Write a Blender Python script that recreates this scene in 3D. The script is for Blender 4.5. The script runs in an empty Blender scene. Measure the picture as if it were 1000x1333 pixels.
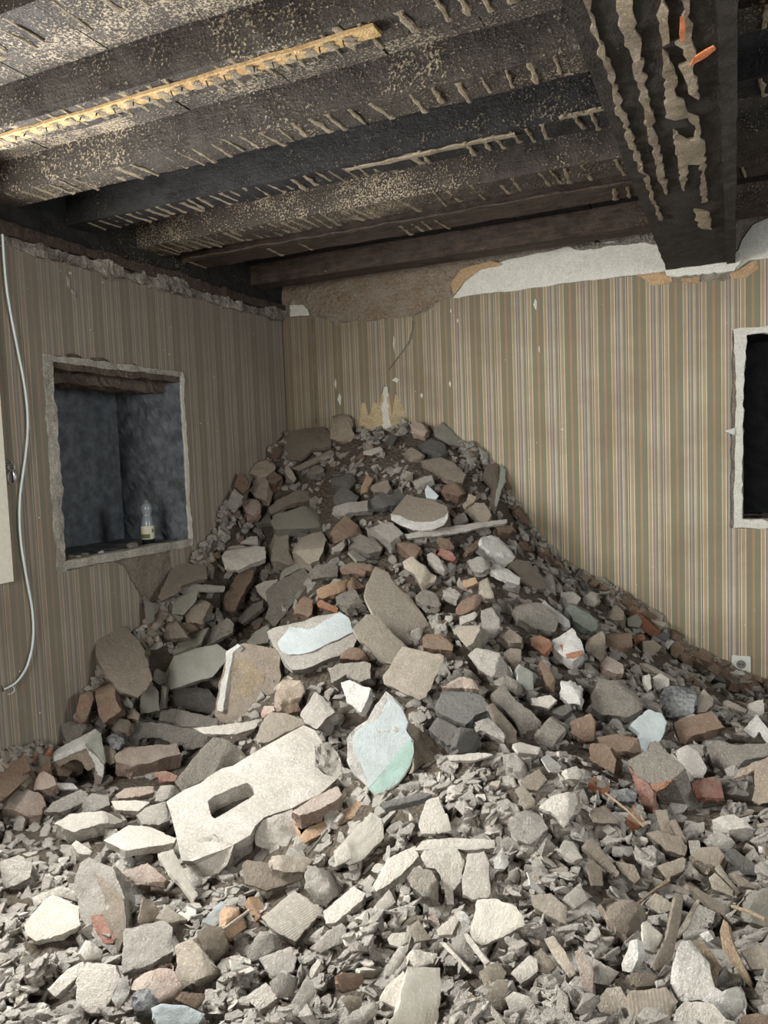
import bpy, bmesh, math, random
import numpy as np
from mathutils import Vector, Matrix, noise
from mathutils.geometry import delaunay_2d_cdt
S = bpy.context.scene
COL = S.collection
R = random.Random(7)

# ------------------------------------------------------------------ camera
# frame of the room: x to the right along the back wall (y=0), camera looks towards +y, floor z=0
FPX = 999.0
EYE = Vector((0.0, -5.0, 1.6))
def _n(v):
    v = np.array(v, float); return v/np.linalg.norm(v)
AX_Y = _n((456, -90, FPX)); AX_X = _n((2187, -9, -FPX)); AX_Z = -_n((512.7, 13690, FPX))
cam = bpy.data.cameras.new('camera'); cam_ob = bpy.data.objects.new('camera', cam); COL.objects.link(cam_ob)
cam.sensor_fit = 'VERTICAL'; cam.sensor_height = 36.0; cam.lens = FPX/1333*36.0
cam.clip_start = 0.05
rt = Vector((AX_X[0], AX_Y[0], AX_Z[0])); dn = Vector((AX_X[1], AX_Y[1], AX_Z[1])); fw = Vector((AX_X[2], AX_Y[2], AX_Z[2]))
M = Matrix((rt, -dn, -fw)).transposed().to_4x4(); M.translation = EYE
cam_ob.matrix_world = M
S.camera = cam_ob
# ------------------------------------------------------------------ sky, daylight at the windows, exposure
W = bpy.data.worlds.new('overcast_sky'); S.world = W; W.use_nodes = True
W.node_tree.nodes['Background'].inputs[0].default_value = (0.80, 0.90, 1.0, 1)
W.node_tree.nodes['Background'].inputs[1].default_value = 1.2
def area(name, loc, direction, sx, sy, power, col):
    l = bpy.data.lights.new(name, 'AREA'); l.shape = 'RECTANGLE'; l.size = sx; l.size_y = sy
    l.energy = power; l.color = col
    o = bpy.data.objects.new(name, l); COL.objects.link(o); o.location = loc
    o.rotation_euler = Vector(direction).to_track_quat('-Z', 'Z').to_euler()
    return o
area('daylight_left', (-3.25, -3.25, 1.85), (1, 0.12, -0.35), 1.1, 1.3, 265, (0.98, 0.985, 1.0))
area('daylight_front', (-1.2, -7.1, 1.9), (0.1, 1, -0.12), 1.5, 1.5, 150, (1.0, 0.98, 0.94))
area('daylight_right', (2.85, -2.6, 1.9), (-1, 0.1, -0.35), 1.2, 1.3, 85, (0.90, 0.96, 1.0))
S.view_settings.view_transform = 'Standard'; S.view_settings.look = 'None'
S.view_settings.gamma = 1; S.view_settings.use_curve_mapping = False
S.view_settings.exposure = 0.12

# ------------------------------------------------------------------ pixel -> place in the room
def ray(px, py):
    d = np.array([px-500.0, py-666.5, FPX])
    return Vector((d@AX_X, d@AX_Y, d@AX_Z))
def at_back(px, py, y=0.0):
    r = ray(px, py); return EYE + r*((y-EYE.y)/r.y)
def at_left(px, py, x=-3.07):
    r = ray(px, py); return EYE + r*((x-EYE.x)/r.x)
def at_level(px, py, z):
    r = ray(px, py); return EYE + r*((z-EYE.z)/r.z)
def at_depth(px, py, d):
    r = ray(px, py); return EYE + r*(d/r.y)
def to_px(p):
    v = Vector(p)-EYE
    X = v.dot(rt); Y = v.dot(dn); Z = v.dot(fw)
    return 500+FPX*X/Z, 666.5+FPX*Y/Z, Z

# ------------------------------------------------------------------ materials
def srgb(r, g, b):
    f = lambda c: ((c/255)/12.92 if c/255 <= .04045 else ((c/255+.055)/1.055)**2.4)
    return (f(r), f(g), f(b), 1)
MATS = {}
def nodes(name):
    m = bpy.data.materials.new(name); m.use_nodes = True
    nt = m.node_tree; b = nt.nodes['Principled BSDF']; b.inputs['Roughness'].default_value = .9
    b.inputs['Specular IOR Level'].default_value = .2
    return m, nt, b
def N(nt, typ, **kw):
    n = nt.nodes.new(typ)
    for k, v in kw.items():
        if k in n.inputs.keys(): n.inputs[k].default_value = v
        else: setattr(n, k, v)
    return n
def mixc(nt, fac, a, b, mode='MIX'):
    n = nt.nodes.new('ShaderNodeMix'); n.data_type = 'RGBA'; n.blend_type = mode
    for s, v in ((0, fac), (6, a), (7, b)):
        if hasattr(v, 'links'): nt.links.new(v, n.inputs[s])
        else: n.inputs[s].default_value = v
    return n.outputs[2]
def math_(nt, op, a, b=None, clamp=False):
    n = nt.nodes.new('ShaderNodeMath'); n.operation = op; n.use_clamp = clamp
    for s, v in ((0, a), (1, b)):
        if v is None: continue
        if hasattr(v, 'links'): nt.links.new(v, n.inputs[s])
        else: n.inputs[s].default_value = v
    return n.outputs[0]
def mapr(nt, v, a, b, c=0.0, d=1.0):
    n = nt.nodes.new('ShaderNodeMapRange'); nt.links.new(v, n.inputs[0])
    for i, x in enumerate((a, b, c, d)): n.inputs[i+1].default_value = x
    return n.outputs[0]
def noise_n(nt, scale, detail=4, rough=.6, vec=None):
    n = N(nt, 'ShaderNodeTexNoise'); n.inputs['Scale'].default_value = scale
    n.inputs['Detail'].default_value = detail; n.inputs['Roughness'].default_value = rough
    if vec: nt.links.new(vec, n.inputs['Vector'])
    return n.outputs['Fac']
def bump(nt, bsdf, h, strength, dist):
    b = nt.nodes.new('ShaderNodeBump'); b.inputs['Strength'].default_value = strength; b.inputs['Distance'].default_value = dist
    nt.links.new(h, b.inputs['Height']); nt.links.new(b.outputs[0], bsdf.inputs['Normal'])

DUST = srgb(172, 164, 148)
def rubble_mat(name, c, c2, dust=.5, dustc=None, bs=.5, grain=60, pits=0.0, per=0.25, rough=.92, wear=1.0):
    """broken masonry: two tones, settled dust on what faces up, fine relief"""
    m, nt, b = nodes(name)
    geo = N(nt, 'ShaderNodeNewGeometry'); pos = geo.outputs['Position']
    oi = N(nt, 'ShaderNodeObjectInfo')
    n1 = noise_n(nt, 9, 5, .65, pos); n2 = noise_n(nt, grain, 4, .7, pos)
    col = mixc(nt, mapr(nt, n1, .38, .64), c, c2)
    col = mixc(nt, mapr(nt, n2, .3, .7, 0, .35), col, tuple(x*.55 for x in c[:3])+(1,))
    n3 = noise_n(nt, 26, 6, .75, pos)
    col = mixc(nt, mapr(nt, n3, .50, .62, 0, .45*wear), col, tuple(x*.5+y*.5 for x, y in zip((dustc or DUST)[:3], c[:3]))+(1,))
    col = mixc(nt, mapr(nt, n3, .46, .36, 0, .40*wear), col, tuple(x*.5 for x in c[:3])+(1,))
    po = noise_n(nt, 170, 2, .5, pos)
    col = mixc(nt, mapr(nt, po, .66, .74, 0, .55*wear), col, tuple(x*.35 for x in c[:3])+(1,))
    sp_ = noise_n(nt, 120, 3, .8, pos)
    col = mixc(nt, mapr(nt, sp_, .46, .38, 0, .4*wear), col, tuple(x*.5 for x in c[:3])+(1,))
    col = mixc(nt, mapr(nt, sp_, .54, .64, 0, .6*wear), col, tuple(min(.8, x*1.5+.02) for x in c[:3])+(1,))
    val = mapr(nt, geo.outputs['Random Per Island'], 0, 1, 1-per, 1+per*.7)
    vm = nt.nodes.new('ShaderNodeVectorMath'); vm.operation = 'SCALE'
    nt.links.new(col, vm.inputs[0]); nt.links.new(val, vm.inputs['Scale'])
    col = vm.outputs[0]
    if dust:
        sx = N(nt, 'ShaderNodeSeparateXYZ'); nt.links.new(geo.outputs['Normal'], sx.inputs[0])
        d = mapr(nt, sx.outputs[2], .05, .95)
        d = math_(nt, 'MULTIPLY', d, mapr(nt, n1, .25, .6), True)
        d = math_(nt, 'MULTIPLY', d, dust, True)
        col = mixc(nt, d, col, dustc or DUST)
    nt.links.new(col, b.inputs['Base Color'])
    h = math_(nt, 'ADD', math_(nt, 'MULTIPLY', n2, .8), math_(nt, 'ADD', math_(nt, 'MULTIPLY', n3, 1.6), noise_n(nt, grain*3, 3, .75, pos)))
    if pits:
        vo = N(nt, 'ShaderNodeTexVoronoi'); vo.inputs['Scale'].default_value = 45; nt.links.new(pos, vo.inputs['Vector'])
        h = math_(nt, 'ADD', h, math_(nt, 'MULTIPLY', vo.outputs['Distance'], pits*2))
    bump(nt, b, h, min(1.0, .3+bs*.6), .022)
    b.inputs['Roughness'].default_value = rough
    MATS[name] = m
    return m
PALE = srgb(196, 189, 176)
rubble_mat('pl', srgb(186, 179, 167), srgb(164, 157, 145), .5, PALE)
rubble_mat('pr', srgb(192, 185, 173), srgb(162, 154, 142), .5, PALE, bs=1.0, grain=70)   # rough pale
rubble_mat('pc', srgb(190, 184, 170), srgb(176, 169, 154), .3, PALE, bs=.2, wear=.4)                       # clean pale
rubble_mat('pg', srgb(140, 134, 123), srgb(112, 105, 95), .5, srgb(158, 150, 135), bs=.9, grain=45)
rubble_mat('gg', srgb(128, 126, 115), srgb(112, 109, 98), .4, srgb(150, 144, 128), bs=.2, wear=.6)         # grey-green painted
rubble_mat('gl', srgb(164, 165, 154), srgb(148, 148, 136), .3, srgb(172, 168, 154), bs=.15, wear=.4)
rubble_mat('ta', srgb(138, 126, 111), srgb(106, 96, 84), .6, srgb(146, 136, 121), bs=.5)
rubble_mat('tl', srgb(156, 146, 130), srgb(128, 118, 104), .5, srgb(160, 151, 136), bs=.35)
rubble_mat('wh', srgb(206, 203, 194), srgb(178, 172, 160), .15, bs=.5, per=.08)
rubble_mat('bw', srgb(190, 197, 195), srgb(174, 182, 179), .1, bs=.1, per=.05, wear=.25)                   # bluish white paint
rubble_mat('mi', srgb(166, 190, 178), srgb(152, 177, 165), .1, bs=.1, per=.05, wear=.25)                    # mint paint
rubble_mat('br', srgb(158, 104, 78), srgb(132, 92, 72), .7, srgb(166, 140, 116), bs=.7, grain=50)
rubble_mat('bk', srgb(120, 98, 82), srgb(100, 84, 72), .8, srgb(138, 120, 102), bs=.6, grain=50)
rubble_mat('rd', srgb(146, 92, 80), srgb(166, 132, 118), .5, srgb(176, 150, 132), bs=.9, grain=45)
rubble_mat('bt', srgb(168, 138, 110), srgb(144, 116, 94), .5, srgb(184, 160, 130), bs=.4)         # light orange brick
rubble_mat('pk', srgb(178, 156, 140), srgb(152, 128, 112), .5, PALE, bs=.8)                       # pinkish
rubble_mat('cr', srgb(178, 162, 142), srgb(152, 136, 118), .3, srgb(168, 156, 140), bs=.6)        # cream stone
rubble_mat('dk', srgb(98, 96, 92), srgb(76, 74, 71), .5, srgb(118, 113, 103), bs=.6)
rubble_mat('dc', srgb(96, 97, 98), srgb(196, 196, 192), .2, srgb(170, 166, 158), bs=1.2, grain=40, pits=1)  # clinker with pale crust
rubble_mat('ct', srgb(124, 122, 116), srgb(104, 102, 97), .4, srgb(134, 130, 121), bs=.8, grain=90, pits=.4) # concrete
rubble_mat('ye', srgb(150, 136, 112), srgb(112, 99, 84), .4, srgb(140, 128, 106), bs=.6)
rubble_mat('gn', srgb(124, 132, 121), srgb(134, 140, 130), .2, srgb(150, 148, 134), bs=.1, rough=.5)
rubble_mat('wo', srgb(150, 130, 104), srgb(116, 98, 78), .4, srgb(164, 150, 128), bs=.5)
m = rubble_mat('bed', srgb(92, 83, 72), srgb(66, 59, 50), .5, srgb(118, 107, 92), bs=1.0, grain=40, pits=.6)  # fines darkened: shade of the crevices put into their colour
rubble_mat('cb', srgb(182, 176, 165), srgb(154, 147, 134), .3, srgb(186, 179, 167), bs=.5, grain=95)
# ridged tile back
def ribbed(name, c, c2, ang, scale):
    m = rubble_mat(name, c, c2, .3, PALE, bs=.4)
    nt = m.node_tree; b = nt.nodes['Principled BSDF']
    tc = N(nt, 'ShaderNodeTexCoord'); mp = N(nt, 'ShaderNodeMapping'); mp.inputs['Rotation'].default_value = (0, 0, ang)
    nt.links.new(tc.outputs['Object'], mp.inputs[0])
    wv = N(nt, 'ShaderNodeTexWave'); wv.inputs['Scale'].default_value = scale; nt.links.new(mp.outputs[0], wv.inputs[0])
    bump(nt, b, math_(nt, 'ADD', math_(nt, 'MULTIPLY', wv.outputs['Fac'], .35), noise_n(nt, 70, 5, .75)), .8, .006)
ribbed('rb', srgb(184, 177, 162), srgb(168, 158, 142), .5, 45)
ribbed('rg', srgb(160, 146, 126), srgb(138, 124, 106), -.25, 38)

def simple(name, c, rough=.8, metal=0.0, spec=.3):
    m, nt, b = nodes(name); b.inputs['Base Color'].default_value = c
    b.inputs['Roughness'].default_value = rough; b.inputs['Metallic'].default_value = metal
    b.inputs['Specular IOR Level'].default_value = spec
    nn = noise_n(nt, 60, 3); nt.links.new(mixc(nt, mapr(nt, nn, .3, .7, 0, .35), c, tuple(x*.6 for x in c[:3])+(1,)), b.inputs['Base Color'])
    MATS[name] = m; return m

# ------------------------------------------------------------------ object helpers
def link(name, me, mats, parent=None, loc=None):
    o = bpy.data.objects.new(name, me); COL.objects.link(o)
    if mats is not None:
        me.materials.clear()
        for k in mats: me.materials.append(MATS[k] if isinstance(k, str) else k)
    if loc is not None: o.location = loc
    if parent is not None: o.parent = parent
    return o
def tag(o, label=None, cat=None, group=None, kind=None):
    if label: o['label'] = label
    if cat: o['category'] = cat
    if group: o['group'] = group
    if kind: o['kind'] = kind
    return o
def boxes(name, bl, mats, parent=None, rough=0.0, seg=.12, kind=None, idx=None):
    """bl: list of (x0,y0,z0,x1,y1,z1) joined into one mesh"""
    bm = bmesh.new()
    for i, (x0, y0, z0, x1, y1, z1) in enumerate(bl):
        r = bmesh.ops.create_cube(bm, size=1)
        vs = r['verts']
        for v in vs:
            v.co = Vector((x0+(v.co.x+.5)*(x1-x0), y0+(v.co.y+.5)*(y1-y0), z0+(v.co.z+.5)*(z1-z0)))
        if idx:
            for f in {f for v in vs for f in v.link_faces}: f.material_index = idx[i]
    if rough:
        for _ in range(12):
            es = [e for e in bm.edges if e.calc_length() > seg]
            if not es or len(bm.faces) > 9000: break
            bmesh.ops.subdivide_edges(bm, edges=es, cuts=1, use_grid_fill=True)
        bm.normal_update()
        for v in bm.verts:
            v.co += v.normal*(noise.noise(v.co*9)*rough + noise.noise(v.co*30)*rough*.6)
    me = bpy.data.meshes.new(name); bm.to_mesh(me); bm.free()
    o = link(name, me, mats, parent)
    if kind: o['kind'] = kind
    return o
def inside(p, poly):
    x, y = p; c = False; n = len(poly); j = n-1
    for i in range(n):
        xi, yi = poly[i]; xj, yj = poly[j]
        if (yi > y) != (yj > y) and x < (xj-xi)*(y-yi)/(yj-yi)+xi: c = not c
        j = i
    return c
def rag(poly, step, amp, seed=0, freq=1.0):
    """break the straight edges of an outline into ragged ones"""
    out = []; n = len(poly); rr = random.Random(seed)
    for i in range(n):
        a = Vector(poly[i]); b = Vector(poly[(i+1) % n]); L = (b-a).length
        k = max(1, int(L/step)); d = (b-a)/max(L, 1e-9); nr = Vector((-d.y, d.x))
        for j in range(k):
            t = j/k; p = a.lerp(b, t)
            if j > 0: p = p + nr*(rr.uniform(-1, 1)*amp) + d*(rr.uniform(-.3, .3)*step)
            out.append((p.x, p.y))
    return out
def slab(name, outer, holes, O, U, V, t, mats, parent=None, step=None, relief=.003, rim=.004, seed=0, jag=None, shrink=.0, smooth=40, both=True, facets=False):
    """polygon outer (with holes) in the plane O+u*U+v*V, extruded t behind it (towards -N); material 0 face, 1 sides"""
    U = Vector(U); V = Vector(V); Nn = U.cross(V).normalized()
    xs = [p[0] for p in outer]; ys = [p[1] for p in outer]
    size = max(max(xs)-min(xs), max(ys)-min(ys))
    if step is None: step = max(size/14, .011)
    pts = list(outer); edges = [(i, (i+1) % len(outer)) for i in range(len(outer))]
    loops = [(0, len(outer))]
    for h in holes:
        s = len(pts); pts += h; edges += [(s+i, s+(i+1) % len(h)) for i in range(len(h))]; loops.append((s, len(h)))
    nb = len(pts); rr = random.Random(seed+1)
    y = min(ys)+step*.5; row = 0
    bpts = np.array(pts)
    while y < max(ys):
        x = min(xs)+step*(.5 if row % 2 else 1.0)
        while x < max(xs):
            q = (x+rr.uniform(-.25, .25)*step, y+rr.uniform(-.25, .25)*step)
            if inside(q, outer) and not any(inside(q, h) for h in holes):
                if ((bpts-np.array(q))**2).sum(1).min() > (step*.4)**2: pts.append(q)
            x += step
        y += step*.87; row += 1
    vv, ee, ff, ov, oe, of = delaunay_2d_cdt([Vector(p) for p in pts], edges, [], 0, 1e-6)
    vv = [(v.x, v.y) for v in vv]
    bset = {}
    for i, src in enumerate(ov):
        for s in src:
            bset[s] = i
    tris = []
    for f in ff:
        c = (sum(vv[i][0] for i in f)/len(f), sum(vv[i][1] for i in f)/len(f))
        if inside(c, outer) and not any(inside(c, h) for h in holes): tris.append(list(f))
    bidx = {bset[i] for i in range(nb) if i in bset}
    cx = sum(xs)/len(xs); cy = sum(ys)/len(ys)
    org = Vector(O)+U*cx+V*cy - Nn*(t*.5)
    cuts = []
    if facets:      # broken-off corners: parts of the face fall away along one to three creases
        for _ in range(rr.choice((1, 2, 2, 3))):
            a_ = rr.uniform(0, 6.283); cuts.append((math.cos(a_), math.sin(a_), size*rr.uniform(.12, .30), rr.uniform(.35, 1.0)))
    def P(u, v, d): return Vector(O)+U*u+V*v-Nn*d-org
    verts = []; faces = []; mi = []
    for i, (u, v) in enumerate(vv):
        w = P(u, v, 0); q = w+org
        d = (noise.noise(q*14+Vector((seed, 0, 0)))*relief*1.6 + noise.noise(q*45)*relief*.8)
        if i in bidx: d -= rim
        for ca, cb, off_, sl in cuts:
            d -= min(max(0, (u-cx)*ca+(v-cy)*cb-off_)*sl, t*.7)
        verts.append(w+Nn*d)
    n0 = len(verts)
    for f in tris:
        faces.append(f); mi.append(0)
    if t > 0:
        rings = 3 if t > .03 else 1
        jg = jag if jag is not None else min(.12*t+.002, .014)
        cen = Vector((cx, cy))
        prev = {}
        for li, (s, n) in enumerate(loops):
            ids = [bset[s+i] for i in range(n) if (s+i) in bset]
            base = list(ids)
            for k in range(1, rings+1):
                new = []
                for j, i0 in enumerate(ids):
                    u, v = vv[i0]; dd = t*k/rings
                    dirv = Vector((u-cx, v-cy)); L = dirv.length or 1; dirv /= L
                    q = P(u, v, dd)+org
                    off = noise.noise(q*22)*jg*1.5 + rr.uniform(-.5, .5)*jg - shrink*L*k/rings
                    if li: off = 0
                    new.append(len(verts)); verts.append(P(u+dirv.x*off, v+dirv.y*off, dd+(rr.uniform(-.3, .3)*t/rings if k < rings else 0)))
                m = len(base)
                for j in range(m):
                    a, b2 = base[j], base[(j+1) % m]; c, d2 = new[j], new[(j+1) % m]
                    faces.append([a, c, d2, b2] if li == 0 else [a, c, d2, b2]); mi.append(1)
                base = new
            for i0, nw in zip(ids, base): prev[i0] = nw
        if both:
            back = {}
            for i in range(n0):
                if i in prev: back[i] = prev[i]
            for f in tris:
                g = []
                for i in f:
                    if i not in back:
                        back[i] = len(verts); u, v = vv[i]
                        verts.append(P(cx+(u-cx)*(1-shrink), cy+(v-cy)*(1-shrink), t + noise.noise((P(u, v, t)+org)*20)*relief))
                    g.append(back[i])
                faces.append(g[::-1]); mi.append(1)
    me = bpy.data.meshes.new(name); me.from_pydata([tuple(v) for v in verts], [], faces)
    if len(mats) > 1: me.polygons.foreach_set('material_index', mi)
    bm = bmesh.new(); bm.from_mesh(me); bmesh.ops.recalc_face_normals(bm, faces=bm.faces)
    if t <= 0:
        bm.normal_update()
        if sum((f.normal for f in bm.faces), Vector()).dot(Nn) < 0: bmesh.ops.reverse_faces(bm, faces=bm.faces)
    for f in bm.faces: f.smooth = True
    bm.to_mesh(me); bm.free()
    if smooth: me.set_sharp_from_angle(angle=math.radians(smooth))
    par_inv = Vector((0, 0, 0))
    o = link(name, me, mats)
    if parent is not None:
        o.parent = parent; o.location = org-parent.location
    else: o.location = org
    return o
def tube(name, pts, r, mat, parent=None, n=8, closed=False):
    cu = bpy.data.curves.new(name, 'CURVE'); cu.dimensions = '3D'; cu.bevel_depth = r; cu.bevel_resolution = 2
    sp = cu.splines.new('NURBS' if len(pts) > 3 else 'POLY'); sp.points.add(len(pts)-1)
    for i, p in enumerate(pts): sp.points[i].co = (*p, 1)
    if sp.type == 'NURBS': sp.use_endpoint_u = not closed; sp.order_u = 3
    sp.use_cyclic_u = closed
    cu.use_fill_caps = True
    tmp = bpy.data.objects.new('tmp', cu); COL.objects.link(tmp)
    dg = bpy.context.evaluated_depsgraph_get()
    me = bpy.data.meshes.new_from_object(tmp.evaluated_get(dg)); bpy.data.objects.remove(tmp)
    for p in me.polygons: p.use_smooth = True
    me.name = name
    return link(name, me, [mat], parent)
def lathe(name, prof, mats, parent=None, loc=None, n=24, fm=None):
    v = []; f = []; mi = []
    for r, z in prof:
        for k in range(n): a = 2*math.pi*k/n; v.append((r*math.cos(a), r*math.sin(a), z))
    for i in range(len(prof)-1):
        for k in range(n):
            f.append([i*n+k, i*n+(k+1) % n, (i+1)*n+(k+1) % n, (i+1)*n+k]); mi.append(fm[i] if fm else 0)
    me = bpy.data.meshes.new(name); me.from_pydata(v, [], f); me.polygons.foreach_set('material_index', mi)
    for p in me.polygons: p.use_smooth = True
    return link(name, me, mats, parent, loc)
# ------------------------------------------------------------------ room materials
def wallpaper(name, axis, phase):
    m, nt, b = nodes(name)
    geo = N(nt, 'ShaderNodeNewGeometry'); pos = geo.outputs['Position']
    s = N(nt, 'ShaderNodeSeparateXYZ'); nt.links.new(pos, s.inputs[0])
    u = math_(nt, 'ADD', s.outputs[axis], 40*.209-phase)
    u = math_(nt, 'FRACT', math_(nt, 'DIVIDE', u, .209))
    cr = nt.nodes.new('ShaderNodeValToRGB'); cr.color_ramp.interpolation = 'CONSTANT'
    G = srgb(130, 128, 106); C = srgb(204, 194, 168); O = srgb(166, 140, 110); V = srgb(112, 96, 98); L = srgb(166, 158, 148)
    T = srgb(172, 154, 124); LT = srgb(184, 168, 148); GG = srgb(136, 134, 112)
    st = [(0, O), (.033, G), (.184, C), (.21, T), (.282, C), (.322, V), (.344, L), (.4, GG), (.456, C), (.478, LT), (.533, GG),
          (.615, C), (.638, V), (.667, C), (.70, T), (.789, C), (.816, G), (.967, O)]
    el = cr.color_ramp.elements
    el[0].position = 0; el[0].color = O; el[1].position = st[1][0]; el[1].color = st[1][1]
    for p, c in st[2:]:
        e = el.new(p); e.color = c
    nt.links.new(u, cr.inputs[0])
    col = cr.outputs[0]
    n1 = noise_n(nt, 2.2, 5, .6, pos); n2 = noise_n(nt, 160, 2, .6, pos)
    stain = srgb(118, 100, 82)
    col = mixc(nt, mapr(nt, n1, .40, .72, .04, .55), col, stain)
    col = mixc(nt, mapr(nt, n2, .35, .7, 0, .16), col, srgb(90, 80, 66))
    # smoke stain left by the fire below the ceiling, thicker in the corner
    sm = mapr(nt, s.outputs[2], 2.15, 2.75, 0, .45)
    col = mixc(nt, sm, col, srgb(104, 90, 76))
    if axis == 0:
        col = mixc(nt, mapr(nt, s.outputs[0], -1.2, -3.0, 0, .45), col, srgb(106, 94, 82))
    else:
        col = mixc(nt, .5, col, srgb(116, 110, 106))  # grey wash: dimmer, hazy light on the left wall put into the paper
    col = mixc(nt, 1.0, col, (.90, .89, .88, 1), 'MULTIPLY')
    sp = noise_n(nt, 42, 1, .5, pos)
    col = mixc(nt, mapr(nt, sp, .79, .80), col, srgb(200, 195, 182))
    nt.links.new(col, b.inputs['Base Color'])
    bump(nt, b, math_(nt, 'ADD', math_(nt, 'MULTIPLY', noise_n(nt, 6, 4, .6, pos), 2.0), n2), .25, .01)
    MATS[name] = m
wallpaper('paper_back', 0, -.1075)
wallpaper('paper_left', 1, .03)

def char(name, base, spot, lo=.56, hi=.64, warm=None):
    m, nt, b = nodes(name); b.inputs['Roughness'].default_value = .75
    geo = N(nt, 'ShaderNodeNewGeometry'); pos = geo.outputs['Position']
    big = noise_n(nt, 1.7, 4, .6, pos); fine = noise_n(nt, 115, 3, .7, pos); mid = noise_n(nt, 14, 4, .6, pos)
    mp = N(nt, 'ShaderNodeMapping'); mp.inputs['Scale'].default_value = (2.5, 14, 14); nt.links.new(pos, mp.inputs[0])
    grain = noise_n(nt, 3.0, 5, .7, mp.outputs[0])
    col = mixc(nt, mapr(nt, mid, .35, .65), base, tuple(x*.45 for x in base[:3])+(1,))
    if warm: col = mixc(nt, mapr(nt, grain, .45, .7, 0, .8), col, warm)
    t = math_(nt, 'ADD', fine, mapr(nt, big, .35, .65, -.10, .06))
    t = math_(nt, 'ADD', t, mapr(nt, mid, .3, .7, -.05, .07))
    col = mixc(nt, mapr(nt, t, lo, hi), col, spot)
    nt.links.new(col, b.inputs['Base Color'])
    bump(nt, b, math_(nt, 'ADD', math_(nt, 'MULTIPLY', mid, 1.5), math_(nt, 'ADD', fine, grain)), .8, .01)
    MATS[name] = m
char('char', srgb(66, 60, 53), srgb(158, 143, 120), .57, .64)
char('char_dark', srgb(40, 39, 38), srgb(120, 108, 88), .64, .70)
char('char_brown', srgb(70, 60, 52), srgb(140, 122, 102), .64, .72, srgb(86, 71, 60))
char('soffit', srgb(76, 70, 63), srgb(158, 145, 124), .51, .59)
char('girder', srgb(58, 53, 47), srgb(132, 118, 96), .68, .74)
char('soot', srgb(118, 122, 126), srgb(96, 98, 100), .50, .70)  # soot made lighter and bluish, with sky light and haze in the colour
char('soot_black', srgb(30, 31, 31), srgb(56, 55, 50), .62, .74)  # near-black, mottled with grey-brown
char('lintel', srgb(92, 84, 76), srgb(132, 122, 108), .58, .66, srgb(104, 84, 66))
rubble_mat('plaster_wall', srgb(140, 130, 116), srgb(112, 102, 90), 0, bs=.8, grain=30)
rubble_mat('brown_plaster', srgb(170, 156, 138), srgb(152, 126, 98), 0, bs=1.0, grain=26, pits=.5)
rubble_mat('white_plaster', srgb(212, 209, 196), srgb(198, 194, 180), 0, bs=.25, per=.02)
rubble_mat('edge_plaster', srgb(186, 182, 170), srgb(150, 144, 132), 0, bs=.8, grain=40)
rubble_mat('crust', srgb(184, 176, 162), srgb(88, 80, 72), 0, bs=1.2, grain=26, pits=.6)
rubble_mat('peach', srgb(178, 148, 112), srgb(164, 134, 100), 0, bs=.4)
rubble_mat('backing', srgb(196, 176, 138), srgb(176, 156, 120), 0, bs=.3)
rubble_mat('key', srgb(178, 162, 136), srgb(134, 120, 100), 0, bs=1.0, grain=80)
rubble_mat('lath', srgb(196, 164, 114), srgb(168, 134, 90), 0, bs=.4)
rubble_mat('tar', srgb(206, 120, 70), srgb(166, 96, 60), 0, bs=.5)
simple('frame_white', srgb(226, 222, 206), .5)
simple('cable', srgb(206, 218, 216), .45)
simple('steel', srgb(170, 172, 176), .35, .9)
simple('iron', srgb(38, 34, 32), .6, .4)
simple('plastic', srgb(196, 196, 184), .4)
simple('plastic_dark', srgb(112, 110, 102), .5)
simple('floor_boards', srgb(110, 98, 82), .9)

XL = -3.07; ZP = 2.645      # left wall plane, top edge of the wallpaper
# ------------------------------------------------------------------ walls, floor, ceiling
floor = tag(boxes('floor', [(-3.6, -7.0, -.1, 2.8, .5, 0)], ['floor_boards']), kind='structure')
WY0, WY1, WZ0, WZ1 = -3.85, -2.64, 1.16, 2.55
NY0, NY1, NZ0, NZ1 = -2.185, -1.205, 1.13, 2.13
def wall_y(name, x0, x1, y0, y1, z1, holes, mats, rough=0):
    """a wall running along y with rectangular openings (y0,y1,z0,z1)"""
    bl = []; y = y0
    for h in holes:
        bl += [(x0, y, 0, x1, h[0], z1), (x0, h[0], 0, x1, h[1], h[2]), (x0, h[0], h[3], x1, h[1], z1)]; y = h[1]
    bl.append((x0, y, 0, x1, y1, z1))
    return tag(boxes(name, bl, mats), kind='structure')
def wall_x(name, y0, y1, x0, x1, z1, holes, mats):
    bl = []; x = x0
    for h in holes:
        bl += [(x, y0, 0, h[0], y1, z1), (h[0], y0, 0, h[1], y1, h[2]), (h[0], y0, h[3], h[1], y1, z1)]; x = h[1]
    bl.append((x, y0, 0, x1, y1, z1))
    return tag(boxes(name, bl, mats), kind='structure')
wl = wall_y('wall_left', -3.66, XL-.008, -7.2, .4, 3.12, [(WY0, WY1, WZ0, WZ1), (NY0, NY1, NZ0, NZ1)], ['plaster_wall'])
RX0, RX1, RZ0, RZ1 = .048, 1.06, 1.15, 2.232
wb = wall_x('wall_back', .008, .5, XL-.008, 2.9, 3.12, [(RX0, RX1, RZ0, RZ1)], ['plaster_wall'])
wr = wall_y('wall_right', 2.6, 2.9, -7.2, .008, 3.12, [(-3.3, -1.9, 1.15, 2.55)], ['plaster_wall'])
wf = wall_x('wall_front', -7.2, -7.0, XL, 2.6, 3.12, [(-2.0, -.4, 1.1, 2.6)], ['plaster_wall'])
ce = tag(boxes('ceiling', [(-3.6, -7.2, 3.0, 2.9, .5, 3.12)], ['char_dark']), kind='structure')

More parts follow.
